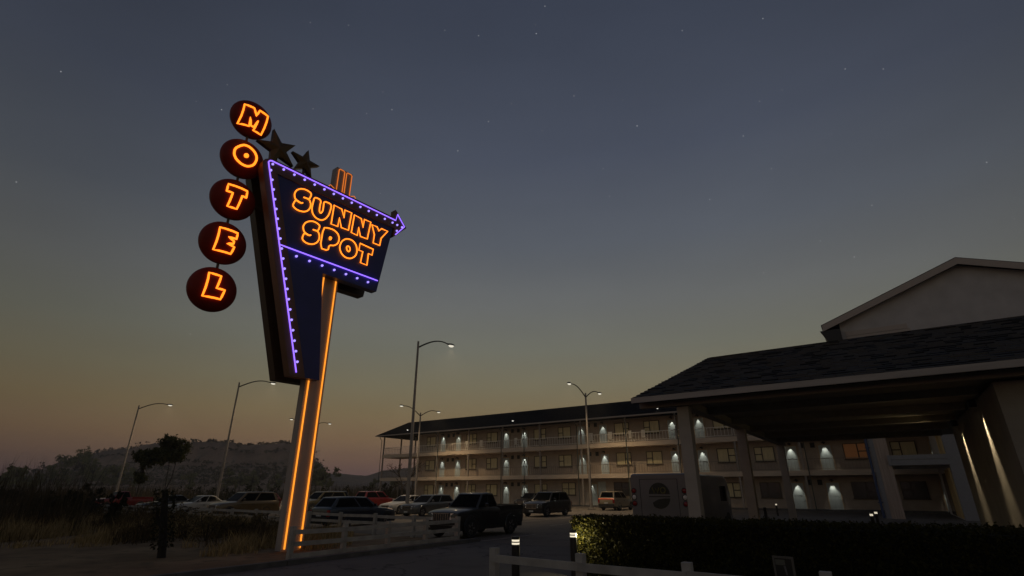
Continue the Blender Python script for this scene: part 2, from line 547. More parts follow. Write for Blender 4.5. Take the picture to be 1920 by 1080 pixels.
def vnoise(x, y):
    i, j = math.floor(x), math.floor(y); fx, fy = x - i, y - j
    fx = fx * fx * (3 - 2 * fx); fy = fy * fy * (3 - 2 * fy)
    a = hash2(i, j) + (hash2(i + 1, j) - hash2(i, j)) * fx
    b = hash2(i, j + 1) + (hash2(i + 1, j + 1) - hash2(i, j + 1)) * fx
    return a + (b - a) * fy


def fbm(x, y, o=4):
    s, a = 0, .5
    for k in range(o):
        s += a * vnoise(x, y); x *= 2.03; y *= 2.03; a *= .5
    return s


CP, SP = math.cos(R(21.5)), math.sin(R(21.5))
hb = MB(); NU, NR = 900, 30
U0, U1 = -1400, 2500
for r in range(NR):
    t = r / (NR - 1)
    for i in range(NU):
        u = U0 + (U1 - U0) * i / (NU - 1)
        D = (560 if u < 604 else 830) * (1 + .06 * math.sin(u * .01))
        base = D * 0.52
        dist = base + (D * 1.5 - base) * t
        tt = (dist - base) / (D - base)           # 1 at the crest
        v = skyl(u)
        zc = D * CP + 20 * SP
        dy = (540 - v) / 960
        top = CAM_H + D * (SP + dy * CP) / (CP - dy * SP)
        prof = min(1.0, max(0, tt)) ** 1.7
        # flat topped mesa: steep band under the rim
        if tt < 1:
            prof = .62 * (max(0, tt) ** 1.5) + .38 * (1 / (1 + math.exp(-(tt - .9) * 40)))
            prof = min(prof, 1) * (1 if tt < .985 else 1)
        else:
            prof = max(0.0, 1 - (tt - 1) * .25)
        cb = (fbm(u * .09 + 3, 2.2, 4) - .5) * 2.6 + max(0, fbm(u * .30, 7.7, 3) - .55) * 9.0
        n = (fbm(u * .045, t * 9) - .5) * 5.0 * min(1, tt * 2) * (0.35 if abs(tt - 1) < .05 else 1)
        x = dist * (u - 960) / 1032.0
        z = max(-1.0, (top + (cb if top > 12 else cb * .3)) * prof + n * (.5 if tt > .96 else 1) - (1.0 if r == 0 else 0))
        hb.v.append((x, dist, z))
for r in range(NR - 1):
    for i in range(NU - 1):
        a = r * NU + i
        hb.f.append((a, a + 1, a + NU + 1, a + NU)); hb.mi.append(0)
M_hill = ground_material("hill_scrub", (0.20, 0.125, 0.08), (0.36, 0.23, 0.15), (0.12, 0.10, 0.06), 0.035, 0.09, 0.8)
hm = hb.mesh("hills", M_hill, fix=False)
for p in hm.polygons:
    p.use_smooth = True
tag(add("hills", hm), kind="structure")
rs = random.Random(77)
HVIS = [i for i, q in enumerate(hb.v) if q[2] > 4 and q[1] < 640 and 0 < 960 + 1032 * q[0] / q[1] < 610]

# ================================================================== MOTEL
AL, BW = 59.2, 60.0
motel = thing("motel_building", "long three storey beige motel with galleries, lit teal doors and a dark hipped roof", "motel", W(AL, BW, 0), GRID_ROT)
mx = lambda a: AL - a
A_END = -8.0
XE = mx(A_END)
ZF = [0.15, 3.57, 7.02]           # gallery floors
MB().box(0, XE, 0, 6.4, 0, 10.0).build("wall", M_wall, motel)
MB().box(-6.75, XE, -1.45, -0.004, 0.0, 0.15).build("walkway_slab", M_kerb, motel)
for zb, zt in ((3.10, 3.57), (6.52, 7.02)):
    b = MB(); b.box(-6.75, XE, -1.45, -0.004, zb, zt); b.box(-6.75, -0.004, 0.0, 2.6, zb, zt)
    b.build("walkway_slab", M_slab, motel)
# front posts and the landing posts
post = MB().box(-.085, .085, -.085, .085, 0.15, 9.9).mesh("post", M_post)
colA = [54.2 - 5.94 * i for i in range(11)]
for a in colA:
    o = add("post", post, motel); o.location = (mx(a), -1.32, 0)
for (x, y) in ((-6.6, -1.32), (-6.6, 2.4), (-3.3, 2.4)):
    o = add("post", post, motel); o.location = (x, y, 0)


def railing(x0, x1, y, z, mats, white=True, along='x', parent=motel):
    b = MB(); L = x1 - x0
    bx = (lambda a0, a1, c0, c1, z0, z1: b.box(a0, a1, y + c0, y + c1, z0, z1)) if along == 'x' else (lambda a0, a1, c0, c1, z0, z1: b.box(y + c0, y + c1, a0, a1, z0, z1))
    bx(x0, x1, -.025, .025, z + 1.0, z + 1.05)
    bx(x0, x1, -.02, .02, z + .12, z + .16)
    n = max(3, int(L / (.34 if white else .3)))
    for i in range(n + 1):
        x = x0 + .02 + (L - .04) * i / n
        w = .014 if white else .011
        bx(x - w, x + w, -w, w, z + .16, z + 1.0)
    return b.build("railing", mats, parent)


ed = [mx(a) for a in colA]
xs = [-6.5] + [0.0] + ed + [XE]
for k in range(len(xs) - 1):
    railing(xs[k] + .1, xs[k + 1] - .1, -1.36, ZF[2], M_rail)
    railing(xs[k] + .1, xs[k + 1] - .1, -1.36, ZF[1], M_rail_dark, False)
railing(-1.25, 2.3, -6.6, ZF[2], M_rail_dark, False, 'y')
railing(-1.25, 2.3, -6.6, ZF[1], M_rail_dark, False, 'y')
# stair at the open end
st = MB()
for fl in range(2):
    for i in range(14):
        st.box(-5.6 + i * .3, -5.3 + i * .3, 2.75, 3.9, ZF[fl] + i * .245 - .08, ZF[fl] + i * .245)
    for yy in (2.7, 3.9):
        st.tube([(-5.6, yy, ZF[fl] + .9), (-1.4, yy, ZF[fl] + 4.3)], .03)
st.build("stair", M_rail_dark, motel)

# roof: hipped, dark tiles
rf = MB()
e0, e1, eL, eR = -1.95, 8.35, -8.0, XE + 3
zr0, zr1 = 10.0, 12.45
ym = 3.2
P = [(eL, e0, zr0), (eR, e0, zr0), (eR, ym, zr1), (-6.0, ym, zr1), (eR, e1, zr0), (eL, e1, zr0)]
rf.poly([P[0], P[1], P[2], P[3]]); rf.poly([P[5], P[3], P[2], P[4]]); rf.poly([P[0], P[3], P[5]])
rf.poly([(eL, e0, zr0 - .16), (eL, e1, zr0 - .16), (eR, e1, zr0 - .16), (eR, e0, zr0 - .16)])
rf.poly([P[0], (eL, e0, zr0 - .16), (eR, e0, zr0 - .16), P[1]])
rf.poly([P[5], (eL, e1, zr0 - .16), (eL, e0, zr0 - .16), P[0]])
rf.poly([P[4], (eR, e1, zr0 - .16), (eL, e1, zr0 - .16), P[5]])


def tile_material(name, c1, c2, su, sv):
    m = bpy.data.materials.new(name); m.use_nodes = True
    t = m.node_tree; p = t.nodes["Principled BSDF"]
    co = t.nodes.new("ShaderNodeTexCoord"); mp = t.nodes.new("ShaderNodeMapping")
    mp.inputs["Rotation"].default_value = (R(-28), 0, 0)
    t.links.new(co.outputs["Object"], mp.inputs[0])
    br = t.nodes.new("ShaderNodeTexBrick"); br.inputs["Scale"].default_value = 1.0
    br.inputs["Brick Width"].default_value = su; br.inputs["Row Height"].default_value = sv; br.inputs["Mortar Size"].default_value = 0.02
    br.inputs["Color1"].default_value = tuple(c1) + (1,); br.inputs["Color2"].default_value = tuple(c2) + (1,); br.inputs["Mortar"].default_value = (.004, .004, .004, 1)
    t.links.new(mp.outputs[0], br.inputs["Vector"]); t.links.new(br.outputs[0], p.inputs["Base Color"])
    bp = t.nodes.new("ShaderNodeBump"); bp.inputs["Strength"].default_value = .6; bp.inputs["Distance"].default_value = .05; bp.invert = True
    t.links.new(br.outputs["Fac"], bp.inputs["Height"]); t.links.new(bp.outputs[0], p.inputs["Normal"])
    p.inputs["Roughness"].default_value = .9
    p.inputs["Specular IOR Level"].default_value = .06
    return m


M_tile = tile_material("dark_roof_tile", (.010, .0095, .0105), (.020, .019, .020), .35, .3)
rf.build("roof", M_tile, motel)
MB().box(eL, eR, e0 - .14, e0 - .006, zr0 - .19, zr0 - .03).build("gutter", M_gutter, motel)
for a in (66.2, 54.0, 42.45, 38.75, 30.9, 24.5, 18.4, 6.3):
    b = MB()
    x = mx(a)
    b.tube([(x, e0 - .05, 9.85), (x, e0 + .08, 9.5), (x, -1.50, 9.2), (x, -1.50, .1)], .045, 6)
    b.build("downpipe", M_pipe, motel)
for a in (60.33, 40.4, 20.31):
    b = MB(); b.tube([(0, .25, -.13), (0, 0, .05)], .03); b.box(-.2, .2, -.16, .08, .0, .1)
    b.lathe([(0.02, .1), (.16, .09), (.2, .04), (.2, .0)], 12, (0, -.1, 0.06))
    f = b.build("floodlight", M_lamp_dark, motel); f.location = (mx(a), e0 + .42, zr0 + .46)
    c = MB(); c.lathe([(.0, -.045), (.11, -.03), (.17, .012)], 12, (0, -.1, .035)); c.build("lens", M_flood, f, True)

# one door, window, vent and lamp, then copies
DH, DW = 2.32, 1.04
b = MB()
b.box(-DW / 2, DW / 2, -.05, -.004, 0, DH, 0)
b.box(-DW / 2 + .14, DW / 2 - .14, -.062, -.052, .2, .95, 0)
b.box(-DW / 2 + .14, DW / 2 - .14, -.062, -.052, 1.15, 2.1, 0)
door_me = b.mesh("door", M_door)
b = MB()
b.box(-DW / 2 - .09, -DW / 2 - .003, -.07, -.004, 0, DH + .09)
b.box(DW / 2 + .003, DW / 2 + .09, -.07, -.004, 0, DH + .09)
b.box(-DW / 2 - .003, DW / 2 + .003, -.07, -.004, DH + .003, DH + .09)
frame_me = b.mesh("door_frame", M_doorframe)
b = MB(); b.lathe([(.0, -.05), (.035, -.045), (.035, -.02), (.015, -.01), (.015, .03)], 10, (.38, -.085, 1.05), 'y')
handle_me = b.mesh("handle", M_chrome, True)
b = MB(); b.box(-.2, .2, -.06, -.004, -.24, .24)
for i in range(5):
    b.box(-.17, .17, -.085, -.062, -.2 + i * .09, -.15 + i * .09)
vent_me = b.mesh("vent", M_vent)
b = MB()
b.box(-.06, .06, -.05, -.004, -.12, .12)
b.tube([(0, -.03, .0), (0, -.2, .16), (0, -.36, .12)], .02)
b.lathe([(.03, .13), (.07, .11), (.2, .0), (.21, -.03)], 14, (0, -.38, 0))
lamp_me = b.mesh("wall_lamp", M_lamp_dark, True)
b = MB(); b.lathe([(0, -.025), (.05, -.02), (.07, .0), (.05, .04), (0, .05)], 12, (0, -.38, 0)); lbulb_me = b.mesh("lamp_bulb", M_lampbulb, True)


def win_meshes(w, hgt, kind):
    fr = MB(); d0, d1 = -.075, -.004
    T = .07
    fr.box(-w / 2 - T, w / 2 + T, d0, d1, -T, 0); fr.box(-w / 2 - T, w / 2 + T, d0, d1, hgt, hgt + T)
    fr.box(-w / 2 - T, -w / 2, d0, d1, 0, hgt); fr.box(w / 2, w / 2 + T, d0, d1, 0, hgt)
    if kind == 'cross':
        fr.box(-.05, .05, d0, d1, 0, hgt); fr.box(-w / 2, -.05, d0, d1, hgt * .47, hgt * .53); fr.box(.05, w / 2, d0, d1, hgt * .47, hgt * .53)
    else:
        s = -1 if kind == 'left' else 1
        x = s * w * .12
        fr.box(x - .05, x + .05, d0, d1, 0, hgt)
        a0, a1 = (-w / 2, x - .05) if s < 0 else (x + .05, w / 2)
        fr.box(a0, a1, d0, d1, hgt * .45, hgt * .52)
    fr.box(-w / 2 - .14, w / 2 + .14, d0 - .04, d1, -T - .06, -T - .003)
    pn = MB(); pn.box(-w / 2 + .001, w / 2 - .001, -.035, -.006, .001, hgt - .001)
    return fr.mesh("window", M_winframe), pn


WM = {}
for kd in ('left', 'right', 'cross'):
    f_, p_ = win_meshes(1.75, 1.3, kd)
    WM[kd] = (f_, p_.mesh("pane", M_curtain), p_.mesh("pane", M_curtain_dark), p_.mesh("pane", M_curtain_lit))


def window(a, z, kd, lit=0, parent=motel):
    f = add("window", WM[kd][0], parent); f.location = (mx(a), 0, z)
    p = add("pane", WM[kd][1 + lit], f)
    return f


def door(a, z):
    d = add("door", door_me, motel); d.location = (mx(a), 0, z)
    add("door_frame", frame_me, d); add("handle", handle_me, d)
    return d


def wall_lamp(a, z, e=30.0):
    l = add("wall_lamp", lamp_me, motel); l.location = (mx(a), 0, z)
    add("lamp_bulb", lbulb_me, l)
    s = lamp("door_light", 'SPOT', l, (0, -.34, -.10), e, (1.0, .99, .88), .05, 54, .6, (0, .22, -1))
    return l


def vent(a, z):
    v = add("vent", vent_me, motel); v.location = (mx(a), 0, z)


cs = [52.75 - 11.63 * i for i in range(6)]
for fl in range(3):
    z = ZF[fl]
    for i, c in enumerate(cs):
        odd = (fl == 0 and i == 2)
        if odd:
            door(29.75, z); wall_lamp(29.95, z + 2.68)
            MB().box(mx(29.1), mx(28.1), -.05, -.004, z, z + 2.6).build("shutter", M_door, motel)
            window(33.1, z + 1.15, 'cross'); window(26.1, z + 1.15, 'cross', 1)
            continue
        for s in (-1, 1):
            a = c - s * 1.5
            if i == 5 and s > 0:
                continue
            door(a, z); wall_lamp(a, z + 2.52, 44 + 14 * hash2(fl * 7 + i, s))
            if a < 56:
                vent(c - s * .5, z + 2.36)
        lit = 0
        for s, kd in ((-1, 'left'), (1, 'right')):
            a = c - s * 3.95
            lt_ = 2 if (fl == 1 and i == 4 and s > 0) else (1 if (fl == 0 and i >= 4) else 0)
            if fl == 2 and s > 0 and i in (0, 1): lt_ = 0
            window(a, z + 1.02, kd, lt_)

# ================================================================== LOBBY WING (gabled)
AB0, BB0 = 0.85, 46.0
lobby = thing("lobby_building", "tall gabled lobby wing with a pale stucco front and an open ground floor passage", "building", W(AB0, BB0, 0), GRID_ROT)
GX = 7.9; ZE, ZA = 13.92, 16.95; DEP = 12.0
XR = 2 * GX
b = MB()
# upper wall: gable outline from z=7.4 up
b.prism([(0, 0, 7.45), (XR, 0, 7.45), (XR, 0, ZE), (GX, 0, ZA - .05), (0, 0, ZE)], (0, 0.3, 0))
b.box(0, .3, .304, DEP, 7.45, ZE - .1); b.box(XR - .3, XR, .304, DEP, 0, ZE - .1)
b.build("wall", M_wall2, lobby)
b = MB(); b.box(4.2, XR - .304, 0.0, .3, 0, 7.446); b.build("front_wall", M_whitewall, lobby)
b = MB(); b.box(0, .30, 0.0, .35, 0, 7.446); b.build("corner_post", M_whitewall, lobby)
b = MB()
for i in range(5):
    b.box(.304 + i * .155, .304 + i * .155 + .145, 0.06, .35, 0, 7.446)
b.build("plank_panel", M_plank, lobby)
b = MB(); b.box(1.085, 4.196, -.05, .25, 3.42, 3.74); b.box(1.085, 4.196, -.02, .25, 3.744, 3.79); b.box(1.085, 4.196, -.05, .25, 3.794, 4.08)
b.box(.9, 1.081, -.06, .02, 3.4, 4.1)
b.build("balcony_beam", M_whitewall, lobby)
MB().box(1.085, 4.196, .254, DEP - .1, 3.5, 3.75).build("balcony_slab", M_wall2, lobby)
MB().box(4.2, 4.4, .304, DEP, 0, 7.446).build("side_wall", M_wall2, lobby)
for i, (y0, z0, z1) in enumerate([(.5, .1, 3.2), (1.0, .1, 3.2), (2.0, .1, 3.2), (2.8, .1, 3.2), (4.2, .1, 3.2), (.5, 4.1, 7.0), (1.2, 4.1, 7.0), (2.6, 4.1, 7.0), (3.6, 4.1, 7.0)]):
    MB().box(4.10, 4.196, y0, y0 + .28, z0, z1).build("timber_slat", M_slat, lobby)
MB().box(4.13, 4.196, 5.2, 8.4, .1, 3.0).build("passage_door", M_curtain_dark, lobby)
# roof planes with thickness, running back along the ridge
b = MB()
ov, yo, th = 1.2, -.55, .28
sl_ = (ZA - ZE) / GX
for s in (-1, 1):
    xe = GX + s * (GX + ov); ze = ZE - sl_ * ov
    p = [(GX, yo, ZA + .12), (xe, yo, ze + .12), (xe, DEP + .5, ze + .12), (GX, DEP + .5, ZA + .12)]
    b.prism(p, (0, 0, th))
b.build("roof", M_tile, lobby)
b = MB()
for s in (-1, 1):
    xe = GX + s * (GX + ov - .05); ze = ZE - sl_ * (ov - .05)
    b.prism([(GX, yo - .05, ZA + .34), (xe, yo - .05, ze + .34), (xe, yo - .05, ze - .14), (GX, yo - .05, ZA - .14)], (0, .046, 0))
b.build("bargeboard", M_trim, lobby)
b = MB(); b.box(-1.2, -.004, .05, DEP, 13.2, 13.34); b.prism([(-1.35, -.50, 13.40), (-.95, -.50, 12.5), (-.004, -.50, 12.5), (-.004, -.50, 13.40)], (0, .5, 0))
b.build("eave_box", M_lamp_dark, lobby)
for z0 in (12.08, 12.46, 12.84):
    MB().box(.26, 4.12 if z0 > 12.7 else 4.25, -.06, -.004, z0, z0 + .355).build("siding_board", M_trim, lobby)
b = MB(); b.tube([(-.12, -.1, 7.6), (-.12, -.1, .05)], .085, 10)
for z in (1.0, 2.9, 4.6, 6.4):
    b.box(-.28, .04, -.16, -.02, z, z + .06)
b.build("downpipe", M_bluepipe, lobby)

# ================================================================== ENTRANCE CANOPY
AC0, BC0 = 4.75, 16.0
canopy = thing("entrance_canopy", "drive through entrance canopy with a dark shingled roof on square pale columns", "canopy", W(AC0, BC0, 0), GRID_ROT)
CR = 14.0
Y0, Z0 = -.72, 4.47
Y1, Z1 = 5.1, 6.78
XL0, XL1 = -1.32, -.25
# shingles laid as real overlapping courses
sh = MB(); NC = 25
Ls = math.hypot(Y1 - Y0, Z1 - Z0); ny, nz = -(Z1 - Z0) / Ls, (Y1 - Y0) / Ls
rnd = random.Random(3)
for c in range(NC):
    t0, t1 = c / NC, (c + 1.35) / NC
    if t1 > 1.0: t1 = 1.0
    xl = XL0 + (XL1 - XL0) * t0
    x = xl - rnd.random() * .2
    while x < CR:
        w = .22 + rnd.random() * .22
        x0, x1 = max(x, xl), min(x + w - .008, CR)
        x += w
        if x1 - x0 < .03: continue
        lift = .035 + rnd.random() * .022; dt = (rnd.random() - .5) * .006
        a, bb = t0 + dt, t1
        q = lambda X, t, l: (X, Y0 + (Y1 - Y0) * t + ny * l, Z0 + (Z1 - Z0) * t + nz * l)
        xs0 = max(x0, XL0 + (XL1 - XL0) * bb)
        i = len(sh.v)
        sh.v += [q(x0, a, lift), q(x1, a, lift), q(x1, bb, .008), q(xs0 if xs0 < x1 else x1, bb, .008), q(x0, a, .0), q(x1, a, .0)]
        sh.f += [(i, i + 1, i + 2, i + 3), (i + 4, i + 5, i + 1, i)]; sh.mi += [0, 1 if (rnd.random() < .62) else 0]
o = sh.build("shingles", [M_shingle, mat("shingle_butt_glint", (.085, .078, .07), .7)], canopy, fix=False)  # paler butt edges: highlights along the courses put into the colour
b = MB()
b.prism([(XL0, Y0, Z0 - .006), (CR, Y0, Z0 - .006), (CR, Y1, Z1 - .006), (XL1, Y1, Z1 - .006)], (0, 0, -.16))
b.prism([(XL1, Y1 + .003, Z1 + .02), (CR, Y1 + .003, Z1 + .02), (CR, 18.3, 4.75), (-.1, 18.3, 4.75)], (0, 0, -.18))
b.build("roof", M_tile, canopy)
MB().box(XL0 - .02, CR, Y0 - .10, Y0 - .004, Z0 - .15, Z0 + .01).build("fascia", M_fascia, canopy)
MB().box(-1.28, CR, -.30, -.06, 4.21, 4.46).build("header_beam", M_header, canopy)
MB().box(-.16, CR, -.056, 18.2, 4.42, 4.5).build("soffit", M_soffit, canopy)
MB().box(-.16, .16, -.05, 18.2, 4.19, 4.416).build("side_beam", M_soffit, canopy)
for y in (2.4, 5.6, 8.9, 12.2, 15.6):
    MB().box(.164, 7.1, y - .2, y + .2, 4.2, 4.416).build("cross_beam", M_soffit, canopy)
cm = MB().box(-.17, .17, -.17, .17, 0.16, 4.186).box(-.22, .22, -.22, .22, 0, .156).mesh("column", M_column)
for y in (.02, 7.6, 17.2):
    o = add("column", cm, canopy); o.location = (0, y, 0)
b = MB(); b.box(7.15, 11.5, .2, 11.4, 0, 4.186); b.build("pier", M_pier, canopy)
for y in (3.15, 8.7):
    b = MB(); b.lathe([(.09, .12), (.1, .1), (.1, -.06), (.085, -.08)], 14, (7.02, y, 4.06)); s = b.build("downlight", M_lamp_dark, canopy, True)
    c = MB(); c.lathe([(0, -.065), (.07, -.064), (.07, -.055)], 12, (7.02, y, 4.06)); c.build("lens", emit("downlight_lens", (1, .85, .6), 2.0), s)
    lamp("soffit_fill", 'SPOT', s, (6.72, y, 3.93), 16, (1.0, .78, .42), .04, 75, 1.0, (-1, 0, .16))  # added fill spot beside the fixture, aimed sideways to brighten the soffit
    lamp("downlight_beam", 'SPOT', s, (7.04, y, 3.97), 560, (1.0, .80, .50), .05, 46, 1.0, (.0, 0, -1))

# ================================================================== MOTEL SIGN
SAZ = R(38.8)
SX = Vector((math.sin(SAZ), math.cos(SAZ), 0)); SN = Vector((SX.y, -SX.x, 0))
SB = Vector((-7.36, 18.44, 0))
sign = thing("motel_sign", "tall leaning neon motel sign on a pale post with red letter balls and a purple arrow border", "neon sign", SB, R(90) - SAZ)
sign["label"] = "tall neon motel sign with five red letter balls, bronze stars and a purple lit arrow"


def ray(u, v):
    dx = (u - 960) / 960.0; dy = (540 - v) / 960.0
    return Vector((dx, CP - dy * SP, SP + dy * CP))


def sp(u, v, n):
    """where the traced drawing point lies on the flat sign board (along, up)"""
    r = ray(u, v); c = Vector((0, 0, CAM_H))
    p = c + r * ((n - (c - SB).dot(SN)) / r.dot(SN)) - SB
    return (p.dot(SX), p.z)


def sl3(pts, n):
    return [(s, -n, z) for s, z in pts]


# post
b = MB(); b.box(-.10, .66, 0.0, .36, -.05, 14.62); pole = b.build("post", M_signpole, sign)
for s in (0.0, .54):
    MB().tube([(s, -.036, .06), (s, -.036, 9.6)], .028, 8).build("neon_tube", M_poleneon, pole, True)
for s0, s1 in ((-.01, .26), (.36, .62)):
    MB().tube([(s0, -.03, 13.0), (s0, -.03, 14.52), (s0 + .04, -.03, 14.56), (s1 - .04, -.03, 14.56), (s1, -.03, 14.52), (s1, -.03, 13.0)], .017, 6).build("neon_tube", M_orange_dim, pole, True)
for d, s in ((-1, -.10), (1, .66)):
    MB().tube([(s, -.03, 13.52), (s + d * .2, -.03, 13.62), (s + d * .26, -.03, 13.55), (s + d * .26, -.03, 13.42)], .016, 6).build("neon_tube", M_orange_dim, pole, True)
    MB().box(min(s, s + d * .26), max(s, s + d * .26), 0.0, .3, 13.36, 13.5).build("bracket", M_signdark, pole)

NF = .45
inner = [(-2.67, 12.72), (2.72, 12.72), (2.2, 9.52), (-.3, 9.52), (.17, 5.5), (-.39, 5.5)]
pan = MB(); pan.prism(sl3(inner, .10), (0, -.33, 0)); panel = pan.build("sign_panel", M_navy, sign)
outer = [(-.98, 5.48), (-3.24, 12.75), (-3.26, 12.92), (-3.2, 13.08), (-3.06, 13.18), (-2.9, 13.22), (2.78, 13.24), (2.76, 13.66), (3.44, 13.0), (2.76, 12.28), (2.775, 12.717), (-2.675, 12.717), (-.395, 5.48)]
bor = MB(); bor.prism(sl3(outer, .12), (0, -.35, 0)); border = bor.build("arrow_border", M_signbrown, sign)
back_ = [(-.98, 5.46), (-3.22, 12.7), (-3.18, 13.05), (-2.9, 13.2), (2.75, 13.2), (2.2, 9.5), (-.3, 9.5), (.17, 5.46)]
MB().prism(sl3(back_, -.86), (0, -.40, 0)).build("rear_panel", M_signdark, sign)
core = [(-.55, 5.8), (-2.75, 12.9), (2.4, 12.9), (1.9, 9.75), (-.3, 9.75), (.08, 5.8)]
MB().prism(sl3(core, -.455), (0, -.55, 0)).build("frame_core", M_black, sign)


def tubeline(name, pts, n, r, m, parent, closed=False):
    return MB().tube([(s, -n, z) for s, z in pts], r, 7, closed).build(name, m, parent, True)


rc = [(-2.95 + .13 * math.cos(R(a)), 12.98 + .13 * math.sin(R(a))) for a in (170, 145, 120, 100)]
tubeline("neon_tube", [(-.77, 5.62)] + rc + [(2.79, 13.11), (2.86, 13.45), (3.30, 13.0), (2.84, 12.42)], NF + .05, .0235, M_purple, border)
tubeline("neon_tube", [(-2.14, 10.02), (2.17, 9.99)], NF + .03, .0235, M_purple, panel)
bb = MB(); bb.lathe([(0, .05), (.032, .04), (.045, .01), (.045, -.02)], 10, (0, 0, 0), 'y')
bulb_me = MB().lathe([(0, -.055), (.03, -.045), (.043, -.015), (.043, .02)], 10, (0, 0, 0), 'y').mesh("bulb", M_bulb, True)


def bulbs(pts, parent, n=NF + .03):
    for s, z in pts:
        o = add("bulb", bulb_me, parent); o.location = (s, -n, z)


lerp = lambda a, b_, t: (a[0] + (b_[0] - a[0]) * t, a[1] + (b_[1] - a[1]) * t)
bl = lambda x, y: sp(480 + x / 3.6, 260 + y / 3.6, NF + .03)
p0, p1 = bl(100, 213), sp(480 + 232 / 3.0, 380 + 895 / 3.0, NF + .03)
bulbs([lerp(p0, p1, i / 19) for i in range(20)], border)
q0, q1 = bl(113, 172), bl(921, 567)
bulbs([lerp(q0, q1, i / 13) for i in range(14)], border)
bulbs([bl(953, 583), bl(985, 598), bl(950, 622)], border)
q0, q1 = bl(274, 793), bl(757, 968)
bulbs([lerp(q0, q1, i / 6) for i in range(7)], panel, NF + .02)

# SUNNY SPOT in outlined neon letters
TXT = [
    [[(268, 205), (235, 172), (190, 149), (140, 142), (98, 158), (74, 195), (74, 235), (85, 262), (120, 288), (150, 305), (172, 300), (150, 306), (118, 290), (86, 266), (50, 330), (85, 370), (130, 393), (185, 403), (225, 390), (250, 358), (258, 318), (247, 282), (238, 264), (205, 250), (168, 236), (205, 249), (240, 262)]],
    [[(300, 235), (375, 270), (358, 340), (352, 400), (368, 422), (392, 395), (400, 340), (405, 282), (492, 318), (478, 385), (455, 445), (418, 487), (370, 499), (312, 472), (275, 420), (268, 360), (285, 290)]],
    [[(520, 328), (605, 372), (632, 470), (640, 383), (717, 415), (680, 610), (600, 580), (578, 470), (560, 568), (485, 540)]],
    [[(748, 438), (825, 480), (845, 578), (860, 488), (932, 520), (892, 708), (815, 680), (795, 578), (780, 668), (712, 636)]],
    [[(945, 548), (1003, 572), (1023, 618), (1052, 592), (1122, 622), (1048, 700), (1032, 782), (958, 752), (972, 660)]],
    [[(362, 562), (330, 532), (285, 508), (235, 508), (195, 525), (170, 565), (173, 605), (185, 632), (215, 655), (245, 670), (262, 662), (243, 670), (213, 657), (184, 636), (155, 705), (190, 745), (235, 765), (285, 768), (325, 750), (350, 715), (355, 670), (345, 640), (336, 622), (305, 612), (275, 600), (305, 611), (337, 620)]],
    [[(398, 580), (455, 585), (515, 605), (560, 645), (578, 700), (565, 755), (525, 783), (463, 778), (450, 840), (360, 810)], [(470, 682), (490, 692), (484, 712), (466, 718)]],
    [[(655, 703), (720, 718), (765, 768), (780, 840), (762, 900), (702, 932), (640, 915), (595, 865), (578, 800), (602, 735)], [(672, 786), (690, 795), (700, 822), (692, 848), (675, 850), (660, 825), (658, 800)]],
    [[(812, 757), (960, 825), (945, 890), (905, 872), (888, 1003), (815, 975), (842, 850), (797, 835)]],
]


def smooth(pts, k=1):
    """round a closed outline a little (one corner-cutting step)"""
    for _ in range(k):
        o = []
        for i in range(len(pts)):
            a, c = pts[i], pts[(i + 1) % len(pts)]
            o += [lerp(a, c, .22), lerp(a, c, .78)]
        pts = o
    return pts


for i, strokes in enumerate(TXT):
    b = MB()
    for st_ in strokes:
        st_ = smooth(st_, 2) if i in (0, 1, 5, 7) or len(st_) in (4, 7) else smooth(st_, 1) if i == 6 else st_
        b.tube([(s, -(NF + .03), z) for s, z in (sp(540 + x / 6, 330 + y / 6, NF + .03) for x, y in st_)], .0265, 7, True)
    b.build("neon_letter", M_orange, panel, True)

# the five letter balls
NB = -.15
ZB = [14.79, 13.04, 11.34, 9.64, 7.95]
BR = .755; BD = .60
LET = {
    0: ([[(590, 105), (662, 147), (675, 215), (708, 168), (785, 210), (740, 355), (668, 322), (692, 255), (665, 300), (640, 286), (630, 225), (628, 288), (550, 250)]], 330, 170, 4.5),
    1: ([[(555, 458), (585, 455), (625, 473), (668, 518), (686, 570), (662, 625), (612, 637), (560, 615), (515, 572), (495, 525), (505, 480)], [(582, 540), (598, 540), (604, 552), (594, 562), (580, 556)]], 330, 170, 4.5),
    2: ([[(450, 780), (607, 845), (592, 905), (557, 890), (520, 993), (445, 965), (478, 862), (432, 842)]], 330, 170, 4.5),
    3: ([[(268, 142), (372, 180), (360, 217), (314, 206), (345, 232), (340, 247), (304, 242), (348, 265), (332, 302), (232, 272)]], 330, 380, 3.177),
    4: ([[(205, 412), (272, 437), (240, 510), (290, 522), (268, 574), (165, 550)]], 330, 380, 3.177),
}
for i, z in enumerate(ZB):
    b = MB(); prof = []
    for a in range(-90, 91, 9):
        prof.append((BR * math.cos(R(a)), BR * BD * math.sin(R(a))))
    b.lathe(prof, 40, (-3.74, -NB, z), 'y')
    ball = b.build("letter_ball", M_ball, sign, True)
    strokes, ox, oy, sc_ = LET[i]
    pts_all = []
    for st_ in strokes:
        pp = [sp(ox + x / sc_, oy + y / sc_, NB + BR * BD + .0) for x, y in st_]
        pts_all.append(pp)
    nb_ = MB()
    for pp in pts_all:
        if i == 1: pp = smooth(pp, 2)
        # extra points so the tube follows the curve of the ball
        dn = []
        for k in range(len(pp)):
            a, c = pp[k], pp[(k + 1) % len(pp)]
            for t in (0, .34, .67): dn.append(lerp(a, c, t))
        q = []
        for s, zz in dn:
            d2 = ((s + 3.74) ** 2 + (zz - z) ** 2) / BR ** 2
            q.append((s, -(NB + BR * BD * math.sqrt(max(0.05, 1 - d2)) + .03), zz))
        nb_.tube(q, .034 if i != 1 else .04, 7, True)
    nb_.build("neon_letter", M_orange, ball, True)
